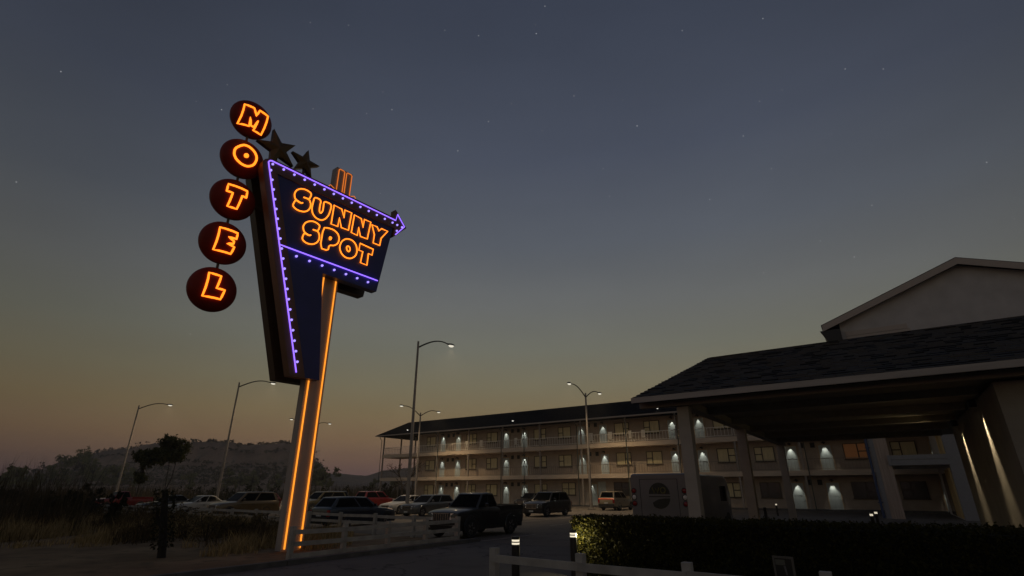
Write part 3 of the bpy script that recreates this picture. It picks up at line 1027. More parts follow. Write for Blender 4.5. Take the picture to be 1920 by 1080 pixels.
for z0, z1 in zip(ZB, ZB[1:]):
    MB().tube([(-3.74, -NB, z0 - BR + .04), (-3.74, -NB, z1 + BR - .04)], .045, 8).build("connecting_rod", M_signdark, sign)
for z0 in (13.0, 11.4):
    MB().tube([(-3.3, -NB, z0), (-2.65, -NB, z0)], .06).build("bracket", M_signdark, sign)

# bronze stars on top
for c, tips in enumerate(([(512.8, 245.5), (559, 279), (546, 313), (498, 301), (481, 263)], [(576.6, 283), (601, 316.5), (580, 331), (551, 316), (544, 286)])):
    tp = [sp(u, v, NB) for u, v in tips]
    cx = sum(p[0] for p in tp) / 5; cz = sum(p[1] for p in tp) / 5
    rad = sum(math.hypot(p[0] - cx, p[1] - cz) for p in tp) / 5
    a0 = math.atan2(tp[0][1] - cz, tp[0][0] - cx)
    star = []
    for k in range(10):
        rr = rad if k % 2 == 0 else rad * .40
        a = a0 - k * math.pi / 5
        star.append((cx + rr * math.cos(a), cz + rr * math.sin(a)))
    b = MB(); n_ = NB + .09
    i0 = len(b.v)
    fr = [(s, -n_, z) for s, z in star]; bk = [(s, -n_ + .18, z) for s, z in star]
    for k in range(10):
        k2 = (k + 1) % 10
        b.poly([fr[k], fr[k2], (cx, -n_ - .10, cz)]); b.poly([bk[k2], bk[k], (cx, -n_ + .28, cz)]); b.poly([fr[k], bk[k], bk[k2], fr[k2]])
    b.build("star", M_star, sign)
    MB().tube([(cx, -NB, cz - .1), (cx + .05, -NB, 13.1)], .05).build("star_stem", M_signdark, sign)

# ================================================================== STREET LAMPS
HP = 13.75


def lamp_post(label, pos, s, heads, group, energy):
    t = thing("street_lamp", label, "street lamp", pos, GRID_ROT, group)
    b = MB()
    b.lathe([(.30, 0), (.30, .12), (.17, .14), (.15, .6), (.085, HP * s), (.0, HP * s + .02)], 14)
    b.build("pole", M_metal, t, True)
    for d in heads:
        L, rise = 4.15, .78
        pts = []
        for k in range(11):
            q = k / 10
            pts.append((0, d * L * s * (q * .90), (HP - .55 + 1.2 * math.sin(q * math.pi / 2 * 1.18) ** 1.0) * s))
        arm = MB().tube(pts, .07 * s, 8, False, 0, .05 * s).build("arm", M_lamp_dark, t, True)
        hz_ = pts[-1][2]
        h = MB(); y0 = d * L * s * .88
        rings = []
        for q, w, hh in ((0, .06, .06), (.25, .14, .1), (.55, .22, .15), (.85, .2, .13), (1.0, .06, .05)):
            yy = y0 + d * .95 * s * q
            rings.append([(w * s * math.cos(R(a)), yy, hz_ + hh * s * math.sin(R(a)) * (1 if math.sin(R(a)) > 0 else .5)) for a in range(0, 360, 30)])
        h.loft(rings)
        hd = h.build("lamp_head", M_lamp_dark, t, True)
        c = MB(); c.lathe([(0, -.14), (.12, -.12), (.2, -.04), (.21, .0)], 14, (0, 0, 0)); me = c.mesh("lens", M_lens, True)
        lo = add("lens", me, hd); lo.location = (0, y0 + d * .58 * s, hz_ - .06 * s); lo.scale = (s, 1.45 * s, s)
        lamp("street_light", 'SPOT', hd, (0, y0 + d * .58 * s, hz_ - .25 * s), energy, (1.0, .74, .44), .15, 128, .8, (0, 0, -1))
    return t


LG = "street lamps over the car park"
LE = 3600
lamp_post("single arm street lamp behind the parked silver car, nearest and tallest in the picture", (-8.07, 42.76, 0), 1, (1,), LG, LE)
lamp_post("single arm street lamp just left of the neon sign, rising beside the pale sedan", (-32.49, 60.92, 0), 1, (1,), LG, LE)
lamp_post("single arm street lamp farthest left, its foot lost in haze left of the round tree", (-56.53, 78.75, 0), 1, (1,), LG, LE)
lamp_post("double arm street lamp in front of the middle of the motel gallery", (7.93, 55.6, 0), .84, (1, -1), LG, LE * .42)
lamp_post("double arm street lamp before the open left end of the motel", (-12.36, 70.6, 0), .84, (1, -1), LG, LE * .42)
lamp_post("double arm street lamp mostly hidden behind the post of the neon sign", (-34.0, 89.0, 0), .88, (1, -1), LG, LE * .42)

# ================================================================== FENCES
def fence(label, a0, b0, a1, b1, rails, spacing, hgt=.87, w=.13, name="rail_fence"):
    p, q = W(a0, b0), W(a1, b1); d = q - p; L = d.length
    t = thing(name, label, "fence", p, math.atan2(d.y, d.x), "white rail fences")
    n = max(1, round(L / spacing))
    rnd = random.Random(int(L * 100))
    for i in range(n + 1):
        x = L * i / n
        b = MB(); dz = (rnd.random() - .5) * .03
        b.box(-w / 2, w / 2, -w / 2, w / 2, -.05, hgt - .03 + dz)
        b.prism([(-w / 2, -w / 2, hgt - .03 + dz), (w / 2, -w / 2, hgt - .03 + dz), (w / 2, w / 2, hgt - .03 + dz), (-w / 2, w / 2, hgt - .03 + dz)], (0, 0, .025))
        o = b.build("post", M_fence, t); o.location = (x, 0, 0); o.rotation_euler = ((rnd.random() - .5) * .03, (rnd.random() - .5) * .03, 0)
    for z in rails:
        for i in range(n):
            x0, x1 = L * i / n, L * (i + 1) / n
            dz0, dz1 = (rnd.random() - .5) * .025, (rnd.random() - .5) * .025
            b = MB(); b.prism([(x0 + .002, -w / 2 - .035, z + dz0), (x1 - .002, -w / 2 - .035, z + dz1), (x1 - .002, -w / 2 - .035, z + .12 + dz1), (x0 + .002, -w / 2 - .035, z + .12 + dz0)], (0, .032, 0))
            b.build("rail", M_fence, t)
    return t


fence("white three rail fence beside the driveway kerb, starting at the neon sign's foot", 14.25, 9.62, 14.32, 16.9, (.06, .36, .66), 1.83)
fence("long white two rail fence in front of the parked cars on the left", 14.5, 17.05, 60, 17.05, (.40, .68), 2.35, .87)
fence("white two rail fence nearest the camera at the bottom of the picture", 6.08, 8.2, -2.5, 8.2, (.33, .66), 1.9, .89)

# ================================================================== BOLLARD LIGHTS
def bollard(label, pos, sc_=1.0, e=0, lit=True):
    t = thing("bollard_light", label, "bollard light", pos, 0, "low bollard lights")
    r = .078
    MB().lathe([(r + .015, -.02), (r + .015, .02), (r, .025), (r, .745 * 1.17)], 18).build("body", M_black, t, True)
    z = .872
    for k in range(2):
        MB().lathe([(r * .86, z), (r * .93, z + .003), (r * .93, z + .03), (r * .86, z + .033)], 18).build("light_ring", M_bollight if lit else M_lamp_dark, t, True)
        MB().lathe([(r * .4, z + .034), (r * 1.04, z + .034), (r * 1.04, z + .052), (r * .4, z + .052)], 18).build("louvre", M_black, t, True)
        z += .053
    MB().lathe([(r * 1.04, z), (r * 1.04, z + .02), (r * .9, z + .035), (0, z + .04)], 18).build("cap", M_black, t, True)
    if e: lamp("bollard_glow", 'POINT', t, (.13, .02, .90), e, (1.0, .84, .45), .03)
    t.scale = (sc_,) * 3
    return t


bollard("black bollard light with two glowing rings, left one of the pair by the near fence", (0.07, 10.95, 0), 1.0, 0)
bl2 = bollard("black bollard light with two glowing rings touching the lit end of the hedge", (1.36, 12.6, 0), 1.0, 19)
bollard("small unlit bollard beside the second canopy column from the left", W(5.6, 30.5), 1.0, 0, False)
bollard("small bollard light against the motel wall left of the third canopy column", W(7.6, 46.0), .88, 0)
bollard("small bollard light close to the blue downpipe, the lower of two side by side", W(1.08, 29.6), .88, 0)
bollard("small bollard light close to the blue downpipe, the upper of two side by side", W(.98, 32.4), .88, 0)

# ================================================================== HEDGE
M_hleaf = leafmat("hedge_leaf", (0.008, 0.010, 0.002), (0.055, 0.050, 0.006), .55, .3)
M_hcore = mat("hedge_core", (0.008, 0.010, 0.004), 1.0)


def leafquad(b, p, size, rnd, up=.3):
    n = Vector((rnd.gauss(0, 1), rnd.gauss(0, 1), rnd.gauss(0, 1) + up)).normalized()
    u = n.orthogonal().normalized(); an = rnd.random() * 6.28
    u = (Matrix.Rotation(an, 3, n) @ u); v = n.cross(u)
    s = size * (.6 + .8 * rnd.random())
    i = len(b.v)
    b.v += [tuple(p - u * s), tuple(p + v * s * .5), tuple(p + u * s), tuple(p - v * s * .5)]
    b.f.append((i, i + 1, i + 2, i + 3)); b.mi.append(0)


hedge = thing("hedge", "long dark clipped hedge along the driveway, its left end lit yellow by a bollard", "hedge", W(6.25, 11.45, 0), GRID_ROT)
rnd = random.Random(5)
b = MB(); HLn, HD, HH = 11.0, 1.15, 1.28
b.box(.1, HLn + 8, .1, HD - .1, 0, HH - .1); b.build("core", M_hcore, hedge)
b = MB()
for k in range(40000):
    f = rnd.random()
    x = HLn * rnd.random() ** 1.25
    if f < .68: p = Vector((x, rnd.gauss(0.02, .035), HH * rnd.random()))
    elif f < .94: p = Vector((x, HD * rnd.random(), HH - .04 + rnd.gauss(0, .03)))
    else: p = Vector((rnd.gauss(0.02, .035), HD * rnd.random(), HH * rnd.random()))
    p += Vector((0, (fbm(p.x * 2.5, p.z * 3 + 7) - .5) * .12, (fbm(p.x * 2, p.y * 2 + 3) - .5) * .07 if f >= .68 else 0))
    leafquad(b, p, .031, rnd)
for k in range(5000):
    x = HLn + 8 * rnd.random()
    leafquad(b, Vector((x, rnd.gauss(0, .04) if rnd.random() < .6 else HD * rnd.random(), HH * rnd.random() if rnd.random() < .6 else HH)), .06, rnd)
b.build("foliage", M_hleaf, hedge, fix=False)

# little notice on a stake in front of the hedge
nb = thing("notice_board", "small dark framed notice with a pale stroke standing before the hedge at bottom right", "notice", W(1.75, 10.3, 0), GRID_ROT + R(-8))
b = MB(); b.box(-.16, -.13, 0, .03, 0, .8); b.box(.13, .16, 0, .03, 0, .8); b.box(-.16, .16, 0, .03, .8, .83); b.build("frame", mat("notice_frame", (.11, .10, .085), .8), nb)
MB().box(-.128, .128, .005, .025, .3, .798).build("board", M_black, nb)
b = MB(); b.box(-.12, .03, -.002, .004, .70, .78); b.build("top_band", mat("notice_band", (.10, .10, .08), .7), nb)
b = MB(); b.prism([(.0, -.002, .69), (.03, -.002, .69), (.045, -.002, .56), (.02, -.002, .56)], (0, .006, 0)); b.build("stroke", mat("notice_stroke", (.12, .115, .12), .7), nb)
b = MB(); b.box(-.12, -.02, -.002, .004, .42, .53); b.build("picture", mat("notice_orange", (.14, .05, .025), .7), nb)

# ================================================================== VEHICLES
def ringp(w, zb, zt, y, crown=.03):
    h = zt - zb
    half = [(w * .80, zb), (w * .965, zb + h * .10), (w, zb + h * .38), (w * .985, zt - h * .17), (w * .94, zt - h * .035), (w * .74, zt + crown * .6)]
    return [(-x, y, z) for x, z in half] + [(0, y, zt + crown)] + [(x, y, z) for x, z in reversed(half)] + [(0, y, zb)]


SPEC = {
    'suv': dict(L=4.55, W=1.84, H=1.70, wr=.36, wb=2.70, zb=.30,
                st=[(-.5, .74, .46, .74), (-.488, .88, .36, .86), (-.45, .955, .30, .95), (-.33, 1, .28, 1.02), (-.21, 1, .28, 1.07), (.1, 1, .28, 1.08), (.40, 1, .28, 1.10), (.47, .97, .30, 1.08), (.492, .93, .36, 1.02), (.5, .86, .48, .92)],
                gh=(-.225, -.075, .40, .475), belt=1.07),
    'wagon': dict(L=4.65, W=1.78, H=1.49, wr=.33, wb=2.70, zb=.24,
                  st=[(-.5, .72, .40, .62), (-.487, .87, .30, .72), (-.45, .95, .24, .80), (-.33, 1, .22, .88), (-.20, 1, .22, .94), (.1, 1, .22, .96), (.40, 1, .22, .98), (.47, .97, .25, .96), (.492, .93, .32, .90), (.5, .86, .42, .80)],
                  gh=(-.215, -.05, .37, .47), belt=.94),
    'sedan': dict(L=4.6, W=1.78, H=1.42, wr=.32, wb=2.70, zb=.22,
                  st=[(-.5, .72, .38, .58), (-.487, .87, .28, .68), (-.45, .95, .22, .76), (-.33, 1, .20, .84), (-.18, 1, .20, .92), (.1, 1, .20, .94), (.30, 1, .20, .97), (.44, .97, .22, .98), (.485, .92, .30, .93), (.5, .85, .40, .80)],
                  gh=(-.20, -.02, .17, .325), belt=.93),
    'pickup': dict(L=4.7, W=1.86, H=1.72, wr=.38, wb=2.85, zb=.36,
                   st=[(-.5, .76, .52, .84), (-.488, .90, .42, .96), (-.45, .96, .36, 1.03), (-.33, 1, .34, 1.09), (-.21, 1, .34, 1.13), (-.05, 1, .34, 1.14), (.115, 1, .34, 1.14), (.12, 1, .34, 1.11), (.46, 1, .36, 1.10), (.49, .98, .42, 1.09), (.5, .96, .48, 1.06)],
                   gh=(-.225, -.105, .055, .105), belt=1.12),
}


def quad4(b, p, inset, off, m=0):
    """a pane set a little proud of the four cornered surface p, inset = (left, right, bottom, top) as shares"""
    p = [Vector(q) for q in p]           # bl, br, tr, tl
    f = lambda u, v: (p[0] * (1 - u) + p[1] * u) * (1 - v) + (p[3] * (1 - u) + p[2] * u) * v
    l, r, bo, to = inset
    q = [f(l, bo), f(1 - r, bo), f(1 - r, 1 - to), f(l, 1 - to)]
    n = (q[1] - q[0]).cross(q[3] - q[0]).normalized() * off
    b.prism([x + n for x in q], -n * .5, m)


def wheel_meshes(r):
    t = MB(); t.lathe([(r * .62, -.10), (r * .93, -.105), (r, -.07), (r, .07), (r * .93, .105), (r * .62, .10), (r * .62, -.10)], 24, (0, 0, 0), 'x')
    w = MB(); w.lathe([(r * .62, -.07), (r * .60, .05), (r * .52, .06), (r * .2, .085), (0, .09)], 20, (0, 0, 0), 'x')
    for k in range(5):
        a = k * 2 * math.pi / 5
        d = Vector((0, math.cos(a), math.sin(a))); e = Vector((0, -math.sin(a), math.cos(a)))
        pts = [d * r * .2 - e * .035, d * r * .2 + e * .035, d * r * .56 + e * .025, d * r * .56 - e * .025]
        w.prism([tuple(Vector((.085, 0, 0)) + q) for q in pts], (.016, 0, 0))
    return t.mesh("tyre", M_tyre, True), w.mesh("rim", M_rim, True)


WHEELS = {}


def car(name, label, kind, paint_, a, bfront, turn=0.0, group="parked cars", plate=True, roofrack=False, steer=0.0, cat="car"):
    S = SPEC[kind]; L, Wd, H = S['L'], S['W'], S['H']; w2 = Wd / 2
    flip = abs(turn - 180) < 40
    bc = bfront + L / 2
    t = thing(name, label, cat, W(a, bc, .008), GRID_ROT + R(turn), group)
    rings = [ringp(w2 * ws, zb, zt, y * L, .035) for y, ws, zb, zt in S['st']]
    b = MB(); b.loft(rings)
    g0, g1, g2, g3 = [q * L for q in S['gh']]; zb_ = S['belt'] - .02
    wb_, wr_ = w2 * .93, w2 * .735
    ym = (g1 + g2) / 2

    def gring(y, hw, z): return (y, hw, z)
    base = [(-wb_ * .93, g0, zb_), (wb_ * .93, g0, zb_), (wb_, (g0 * .6 + g3 * .4), zb_), (wb_ * .93, g3, zb_ + .02), (-wb_ * .93, g3, zb_ + .02), (-wb_, (g0 * .6 + g3 * .4), zb_)]
    top = [(-wr_ * .95, g1, H - .045), (wr_ * .95, g1, H - .045), (wr_, ym, H - .02), (wr_ * .95, g2, H - .04), (-wr_ * .95, g2, H - .04), (-wr_, ym, H - .02)]
    i = len(b.v); b.v += base + top
    for q in range(6):
        q2 = (q + 1) % 6
        b.f.append((i + q, i + q2, i + 6 + q2, i + 6 + q)); b.mi.append(0)
    inn = [(x * .9, y + (.10 if q in (0, 1) else (-.10 if q in (3, 4) else 0)), H + (.012 if q in (2, 5) else -.012)) for q, (x, y, z) in enumerate(top)]
    j = len(b.v); b.v += inn
    for q in range(6):
        q2 = (q + 1) % 6
        b.f.append((i + 6 + q, i + 6 + q2, j + q2, j + q)); b.mi.append(0)
    b.f.append(tuple(range(j, j + 6))); b.mi.append(0)
    # wheel arches
    yw = (-S['wb'] / 2 - .02 * L * 0, S['wb'] / 2)
    shift = -.035 * L if kind != 'pickup' else -.02 * L
    for s in (-1, 1):
        for y in yw:
            cy = y + shift
            pts = [(s * (w2 + .004), cy + (S['wr'] + .06) * math.cos(R(k)), S['wr'] + (S['wr'] + .06) * math.sin(R(k))) for k in range(-20, 201, 20)]
            b.prism(pts, (-s * .05, 0, 0), 1)
            b.tube([(s * (w2 - .005), cy + (S['wr'] + .075) * math.cos(R(k)), S['wr'] + (S['wr'] + .075) * math.sin(R(k))) for k in range(-10, 191, 20)], .028, 6)
    b.box(-w2 * .93, w2 * .93, -L * .48, L * .48, S['zb'] - .06, S['zb'] + .05, 1)
    b.build("body", [paint_, M_plastic], t, True)
    # glass
    g = MB(); quad4(g, [base[0], base[1], top[1], top[0]], (.05, .05, .10, .06), .012); g.build("windscreen", M_glass, t)
    g = MB(); quad4(g, [base[3], base[4], top[4], top[3]], (.07, .07, .16, .08), .012); g.build("rear_window", M_glass, t)
    for s in (0, 1):
        q = [(1, 2, 3), (0, 5, 4)][s]
        A0, A1, A2 = base[q[0]], base[q[1]], base[q[2]]; T0, T1, T2 = top[q[0]], top[q[1]], top[q[2]]
        for (p0, p1, t1, t0, ins) in ((A0, A1, T1, T0, (.16, .04, .10, .10)), (A1, A2, T2, T1, (.04, .12, .10, .10))):
            g = MB(); pp = [p0, p1, t1, t0] if s == 0 else [p1, p0, t0, t1]
            ii = ins if s == 0 else (ins[1], ins[0], ins[2], ins[3])
            quad4(g, pp, ii, .012); g.build("side_window", M_glass, t)
    # wheels
    if S['wr'] not in WHEELS: WHEELS[S['wr']] = wheel_meshes(S['wr'])
    ty, ri = WHEELS[S['wr']]
    for s in (-1, 1):
        for k, y in enumerate(yw):
            wh = add("wheel", ty, t); wh.location = (s * (w2 - .095), y + shift, S['wr']); wh.rotation_euler = (0, 0, (0 if s > 0 else math.pi) + (steer if k == 0 else 0))
            add("rim", ri, wh)
    # front
    zf = S['st'][1][3]; zlow = S['st'][1][2]
    g = MB()
    gw, gz0, gz1 = w2 * .46, zlow + (zf - zlow) * .42, zf - .03
    yf = -L * .5 - .012
    g.box(-gw, gw, yf, yf + .09, gz0, gz1, 0)
    g.box(-gw - .02, gw + .02, yf - .012, yf + .03, gz1, gz1 + .03, 1); g.box(-gw - .02, gw + .02, yf - .012, yf + .03, gz0 - .03, gz0, 1)
    for k in range(7):
        x = -gw + gw * 2 * (k + .5) / 7
        g.box(x - .02, x + .02, yf - .010, yf - .001, gz0, gz1, 1)
    g.build("grille", [M_plastic, M_chrome], t)
    for s in (-1, 1):
        h = MB(); x0, x1 = sorted((s * w2 * .52, s * w2 * .86))
        z0, z1 = gz0 + .04, gz1 + .02
        y0, y1 = -L * .5 - .02, -L * .5 + .055
        ya, yb = (y1, y0) if s < 0 else (y0, y1)
        h.prism([(x0, ya, z0), (x1, yb, z0), (x1, yb + .03, z1), (x0, ya + .03, z1)], (0, .12, 0))
        h.build("headlight", M_headlight, t)
        r_ = MB(); x0, x1 = sorted((s * w2 * .74, s * w2 * .93)); yt = L * .5
        zt0 = S['st'][-2][3]
        r_.prism([(x0, yt - .005 if s > 0 else yt - .05, zt0 - .36), (x1, yt - .05 if s > 0 else yt - .005, zt0 - .36), (x1, yt - .055 if s > 0 else yt - .012, zt0 - .04), (x0, yt - .012 if s > 0 else yt - .055, zt0 - .04)], (0, .045, 0))
        r_.build("tail_light", M_tail, t)
        m_ = MB(); xm = s * (w2 + .10); ymr = g0 + .42
        m_.loft([[(xm + dx * k, ymr + dy, S['belt'] + .12 + dz * k) for dx, dz in ((-.09, -.06), (.08, -.06), (.09, .05), (-.07, .08))] for dy, k in ((-.05, .7), (0, 1), (.05, .95))])
        m_.box(min(xm, s * w2 * .9), max(xm, s * w2 * .9), ymr - .02, ymr + .02, S['belt'] + .04, S['belt'] + .07)
        m_.build("mirror", paint_, t)
        zd0, zd1 = S['zb'] + .14, S['belt'] - .16
        for y0_, y1_ in (((g0 + .30, (g0 * .6 + g3 * .4) - .012), ((g0 * .6 + g3 * .4) + .012, g3 - .35)) if kind != 'pickup' else ((g0 + .25, g3 - .12),)):
            d = MB(); xs_ = s * (w2 + .001)
            d.prism([(xs_, y0_, zd0), (xs_, y1_, zd0), (xs_, y1_, zd1), (xs_, y0_, zd1)], (s * .007, 0, 0)); dd = d.build("door", paint_, t)
            hh = MB(); hh.box(min(xs_ + s * .008, xs_ + s * .035), max(xs_ + s * .008, xs_ + s * .035), y1_ - .22, y1_ - .06, zd1 - .06, zd1 - .025); hh.build("handle", M_plastic, dd)
    bm_ = MB(); yb = L * .5
    bm_.box(-w2 * .86, w2 * .86, yb - .05, yb + .045, S['st'][-1][2] - .10, S['st'][-1][2] + .10)
    bm_.build("rear_bumper", M_plastic if kind != 'pickup' else M_chrome, t)
    bm_ = MB(); bm_.loft([[(x * w2, y, z) for y, z in ((-L * .5 - .03 + abs(x) ** 3 * .12, zlow - .05), (-L * .5 - .045 + abs(x) ** 3 * .12, zlow + .09), (-L * .5 + .1, zlow + .12), (-L * .5 + .1, zlow - .05))] for x in (-.93, -.7, -.35, 0, .35, .7, .93)])
    bm_.build("front_bumper", M_plastic if kind in ('suv',) else paint_, t, True)
    if plate:
        p_ = MB(); p_.box(-.18, .18, -L * .5 - .062, -L * .5 - .048, zlow - .02, zlow + .08); p_.build("number_plate", M_plate, t)
        p_ = MB(); p_.box(-.18, .18, L * .5 - .01, L * .5 + .012 + .036, S['st'][-1][2] + .13, S['st'][-1][2] + .24); p_.build("number_plate", M_plate, t)
    if roofrack:
        for s in (-1, 1):
            MB().tube([(s * wr_ * .8, g1 + .15, H), (s * wr_ * .8, g1 + .25, H + .06), (s * wr_ * .8, g2 - .2, H + .06), (s * wr_ * .8, g2 - .1, H)], .016, 6).build("roof_rail", M_chrome, t)
    if kind == 'pickup':
        y0, y1 = g3 + .03, L * .49; zt_ = 1.13
        bd = MB()
        for s in (-1, 1):
            bd.box(min(s * w2 * .90, s * w2 * .985), max(s * w2 * .90, s * w2 * .985), y0, y1, 1.0, 1.19)
        bd.box(-w2 * .90, w2 * .90, y1 - .07, y1 + .01, 1.0, 1.19); bd.box(-w2 * .90, w2 * .90, y0, y0 + .05, 1.0, 1.19)
        bd.build("bed_rail", paint_, t)
        MB().box(-w2 * .895, w2 * .895, y0 + .055, y1 - .075, 1.146, 1.152).build("bed_floor", M_plastic, t)
    return t


PR2 = paint("dark_red", (.09, .010, .010)); PK = paint("near_black", (.018, .018, .018)); PB = paint("black", (.010, .010, .011)); PR = paint("red", (.22, .012, .010))
PW = paint("white", (.36, .35, .33), 0.0); PBR = paint("olive_brown", (.085, .055, .020)); PBL = paint("dark_blue", (.014, .022, .038))
PS = paint("silver_grey", (.09, .10, .11), .6); PO = paint("olive", (.07, .055, .018)); PC = paint("cream", (.27, .22, .145), 0.0); PG = paint("dark_grey", (.035, .035, .036))

car("pickup_truck", "dark pickup truck facing the white fence's end, nearest vehicle to the driveway", 'pickup', PK, 15.42, 17.12, cat="pickup truck", plate=False)
car("parked_car", "black four wheel drive facing the camera alone in the open car park", 'suv', PB, 21.98, 34.1, roofrack=True)
cc = car("parked_car", "cream estate car seen from behind left of the white bus, red band of rear lights", 'suv', PC, 22.75, 48.4, 180)
MB().box(-.78, .78, 4.55 / 2 - .03, 4.55 / 2 + .012, 1.0, 1.06).build("light_band", M_taillit, cc)
car("parked_car", "silver grey estate car just right of the tall street lamp pole", 'wagon', PS, 29.75, 29.2, 0)
car("parked_car", "white car almost hidden behind the tall street lamp pole", 'sedan', PW, 33.6, 30.6, 0)
car("parked_car", "dark blue car with bright roof edge behind the fence right of the sign post", 'wagon', PBL, 24.9, 18.2, 180)
car("parked_car", "red car with pale roof parked behind the dark blue one", 'suv', PR, 44.1, 36.6, 180)
car("parked_car", "olive car half hidden behind the neon sign's post on its right side", 'suv', PO, 41.6, 28.2, 0)
car("parked_car", "brown off road car with pale roof just left of the sign's post", 'suv', PBR, 38.7, 19.6, 0)
car("parked_car", "white saloon parked nose left by the foot of the second street lamp", 'sedan', PW, 45.6, 19.8, 0)
car("parked_car", "dark grey saloon parked left of the white one, right of the leaning stump", 'sedan', PG, 51.2, 19.9, 0)
car("parked_car", "dark red estate car in the far row, seen left of the sign's post", 'wagon', PR2, 60.5, 33.5, 0)
car("parked_car", "dark grey off road car in the far row just right of the sign's post", 'suv', PG, 50.5, 35.6, 0)
car("pickup_truck", "red pickup truck farthest left, behind the tall dark bushes", 'pickup', PR, 60.2, 19.6, 0, cat="pickup truck")
car("parked_car", "black car parked in front of the motel rooms behind the dark pickup", 'wagon', PB, 34.0, 50.4, 0)

# ---- shuttle bus, its back to the camera
bus = thing("shuttle_bus", "white shuttle bus seen from behind with a round dark logo on its back", "bus", W(7.82, 21.6 + 3.5, .008), GRID_ROT + math.pi)
BWd, BH, BLn = 1.19, 2.46, 7.0
M_bus = paint("bus_white", (.165, .165, .165), 0.0, .4)


def rrect(w, z0, z1, r, y):
    o = []
    for cx, cz, a0 in ((w - r, z1 - r, 0), (-w + r, z1 - r, 90), (-w + r * .4, z0 + r * .4, 180), (w - r * .4, z0 + r * .4, 270)):
        rr = r if a0 < 180 else r * .4
        for k in range(0, 91, 30):
            o.append((cx + rr * math.cos(R(a0 + k)), y, cz + rr * math.sin(R(a0 + k))))
    return o


b = MB()
yr = BLn / 2
b.loft([rrect(BWd * .97, .46, BH - .06, .09, yr), rrect(BWd * .985, .40, BH - .015, .10, yr - .05), rrect(BWd, .38, BH, .10, yr - .16), rrect(BWd, .38, BH, .10, -yr + 1.1), rrect(BWd * .99, .38, BH - .05, .22, -yr + .75), rrect(BWd * .95, .40, BH - .55, .22, -yr + .25), rrect(BWd * .9, .45, 1.35, .2, -yr)])
b.build("body", M_bus, bus, True)
for s in (-1, 1):
    for k in range(1):
        y0 = -yr + 1.25 + k * 1.08
        b = MB(); b.box(min(s * (BWd - .02), s * (BWd + .006)), max(s * (BWd - .02), s * (BWd + .006)), y0, y0 + 1.0, 1.35, 2.0); b.build("side_window", M_glass, bus)
b = MB(); b.prism([(-.95, -yr + .5, 1.42), (.95, -yr + .5, 1.42), (.92, -yr + .74, 2.2), (-.92, -yr + .74, 2.2)], (0, -.20, .0)); b.build("windscreen", M_glass, bus)
ty, ri = wheel_meshes(.40)
for s in (-1, 1):
    for y in (-yr + 1.3, yr - 1.5):
        wh = add("wheel", ty, bus); wh.location = (s * (BWd - .12), y, .40); wh.rotation_euler = (0, 0, 0 if s > 0 else math.pi); add("rim", ri, wh)
        b = MB(); b.prism([(s * (BWd + .003), y + .47 * math.cos(R(k)), .40 + .47 * math.sin(R(k))) for k in range(-10, 191, 20)], (-s * .05, 0, 0)); b.build("wheel_arch", M_plastic, bus)
ye = yr + .002
# seen from behind, local +x is on the left
disc = lambda cx, cz, r, y, d, m: MB().prism([(cx + r * math.cos(R(k)), y, cz + r * math.sin(R(k))) for k in range(0, 360, 18)], (0, d, 0), m)
for s in (-1, 1):
    x = s * BWd * .88
    for z, m, nm in ((1.80, M_tail, "tail_light"), (1.56, M_headlight, "reversing_light"), (1.32, M_tail, "tail_light")):
        b = MB(); b.lathe([(0, .045), (.05, .04), (.085, .02), (.09, -.02)], 16, (x, ye - .01, z), 'y'); o = b.build(nm, m, bus, True)
        rb = MB(); rb.lathe([(.09, .0), (.09, .03), (.112, .03), (.112, -.02)], 16, (x, ye - .01, z), 'y'); rb.build("bezel", M_plastic, o)
b = MB(); b.box(.76, .782, ye - .01, ye + .004, .5, 2.25); b.box(-.80, -.78, ye - .01, ye + .004, .5, 2.25); b.box(-.78, .76, ye - .01, ye + .004, 2.23, 2.25); b.build("door_seam", M_plastic, bus)
b = MB(); b.box(-.06, .12, ye - .06, ye - .01, 2.33, 2.39); b.build("marker_light", M_amber, bus)
b = MB(); b.box(-1.05, 1.05, ye - .02, ye + .14, .42, .62); b.build("rear_bumper", M_plastic, bus)
LX, LZ, LR = -.02, 1.62, .43
b = MB()
b.prism([(LX + LR * math.cos(R(k)), ye, LZ + .06 + LR * math.sin(R(k))) for k in range(0, 181, 12)], (0, .006, 0))
b.box(LX - LR, LX + LR, ye, ye + .006, LZ - .055, LZ - .02)
b.prism([(LX + .30, ye, LZ - .26), (LX + .05, ye, LZ - .135), (LX - .22, ye, LZ - .10), (LX - LR, ye, LZ - .10)] + [(LX + LR * math.cos(R(k)), ye, LZ - .06 + LR * math.sin(R(k))) for k in range(190, 300, 12)][0:0] +
        [(LX - LR * math.cos(R(k)), ye, LZ - .06 - LR * math.sin(R(k))) for k in range(8, 130, 12)], (0, .006, 0))
logo = b.build("logo", mat("logo_dark", (.018, .022, .016), .5), bus)
M_let = mat("logo_letters", (.17, .155, .055), .6)
b = MB()
b.tube([(LX + .27, ye + .012, LZ + .30), (LX + .20, ye + .012, LZ + .10), (LX + .13, ye + .012, LZ + .26), (LX + .06, ye + .012, LZ + .10), (LX - .01, ye + .012, LZ + .30)], .026, 6)
b.build("lettering", M_let, logo)
b = MB(); b.tube([(LX - .17 + .10 * math.cos(R(k)), ye + .012, LZ + .20 + .105 * math.sin(R(k))) for k in range(0, 360, 24)], .026, 6, True); b.build("lettering", M_let, logo)
b = MB(); b.prism([(.32, ye, .72), (.12, ye, .72), (.13, ye, .82), (.18, ye, .92), (.24, ye, .96), (.28, ye, .90), (.33, ye, .82)], (0, .008, 0)); b.build("badge", mat("bus_badge", (.07, .06, .035), .6), bus)

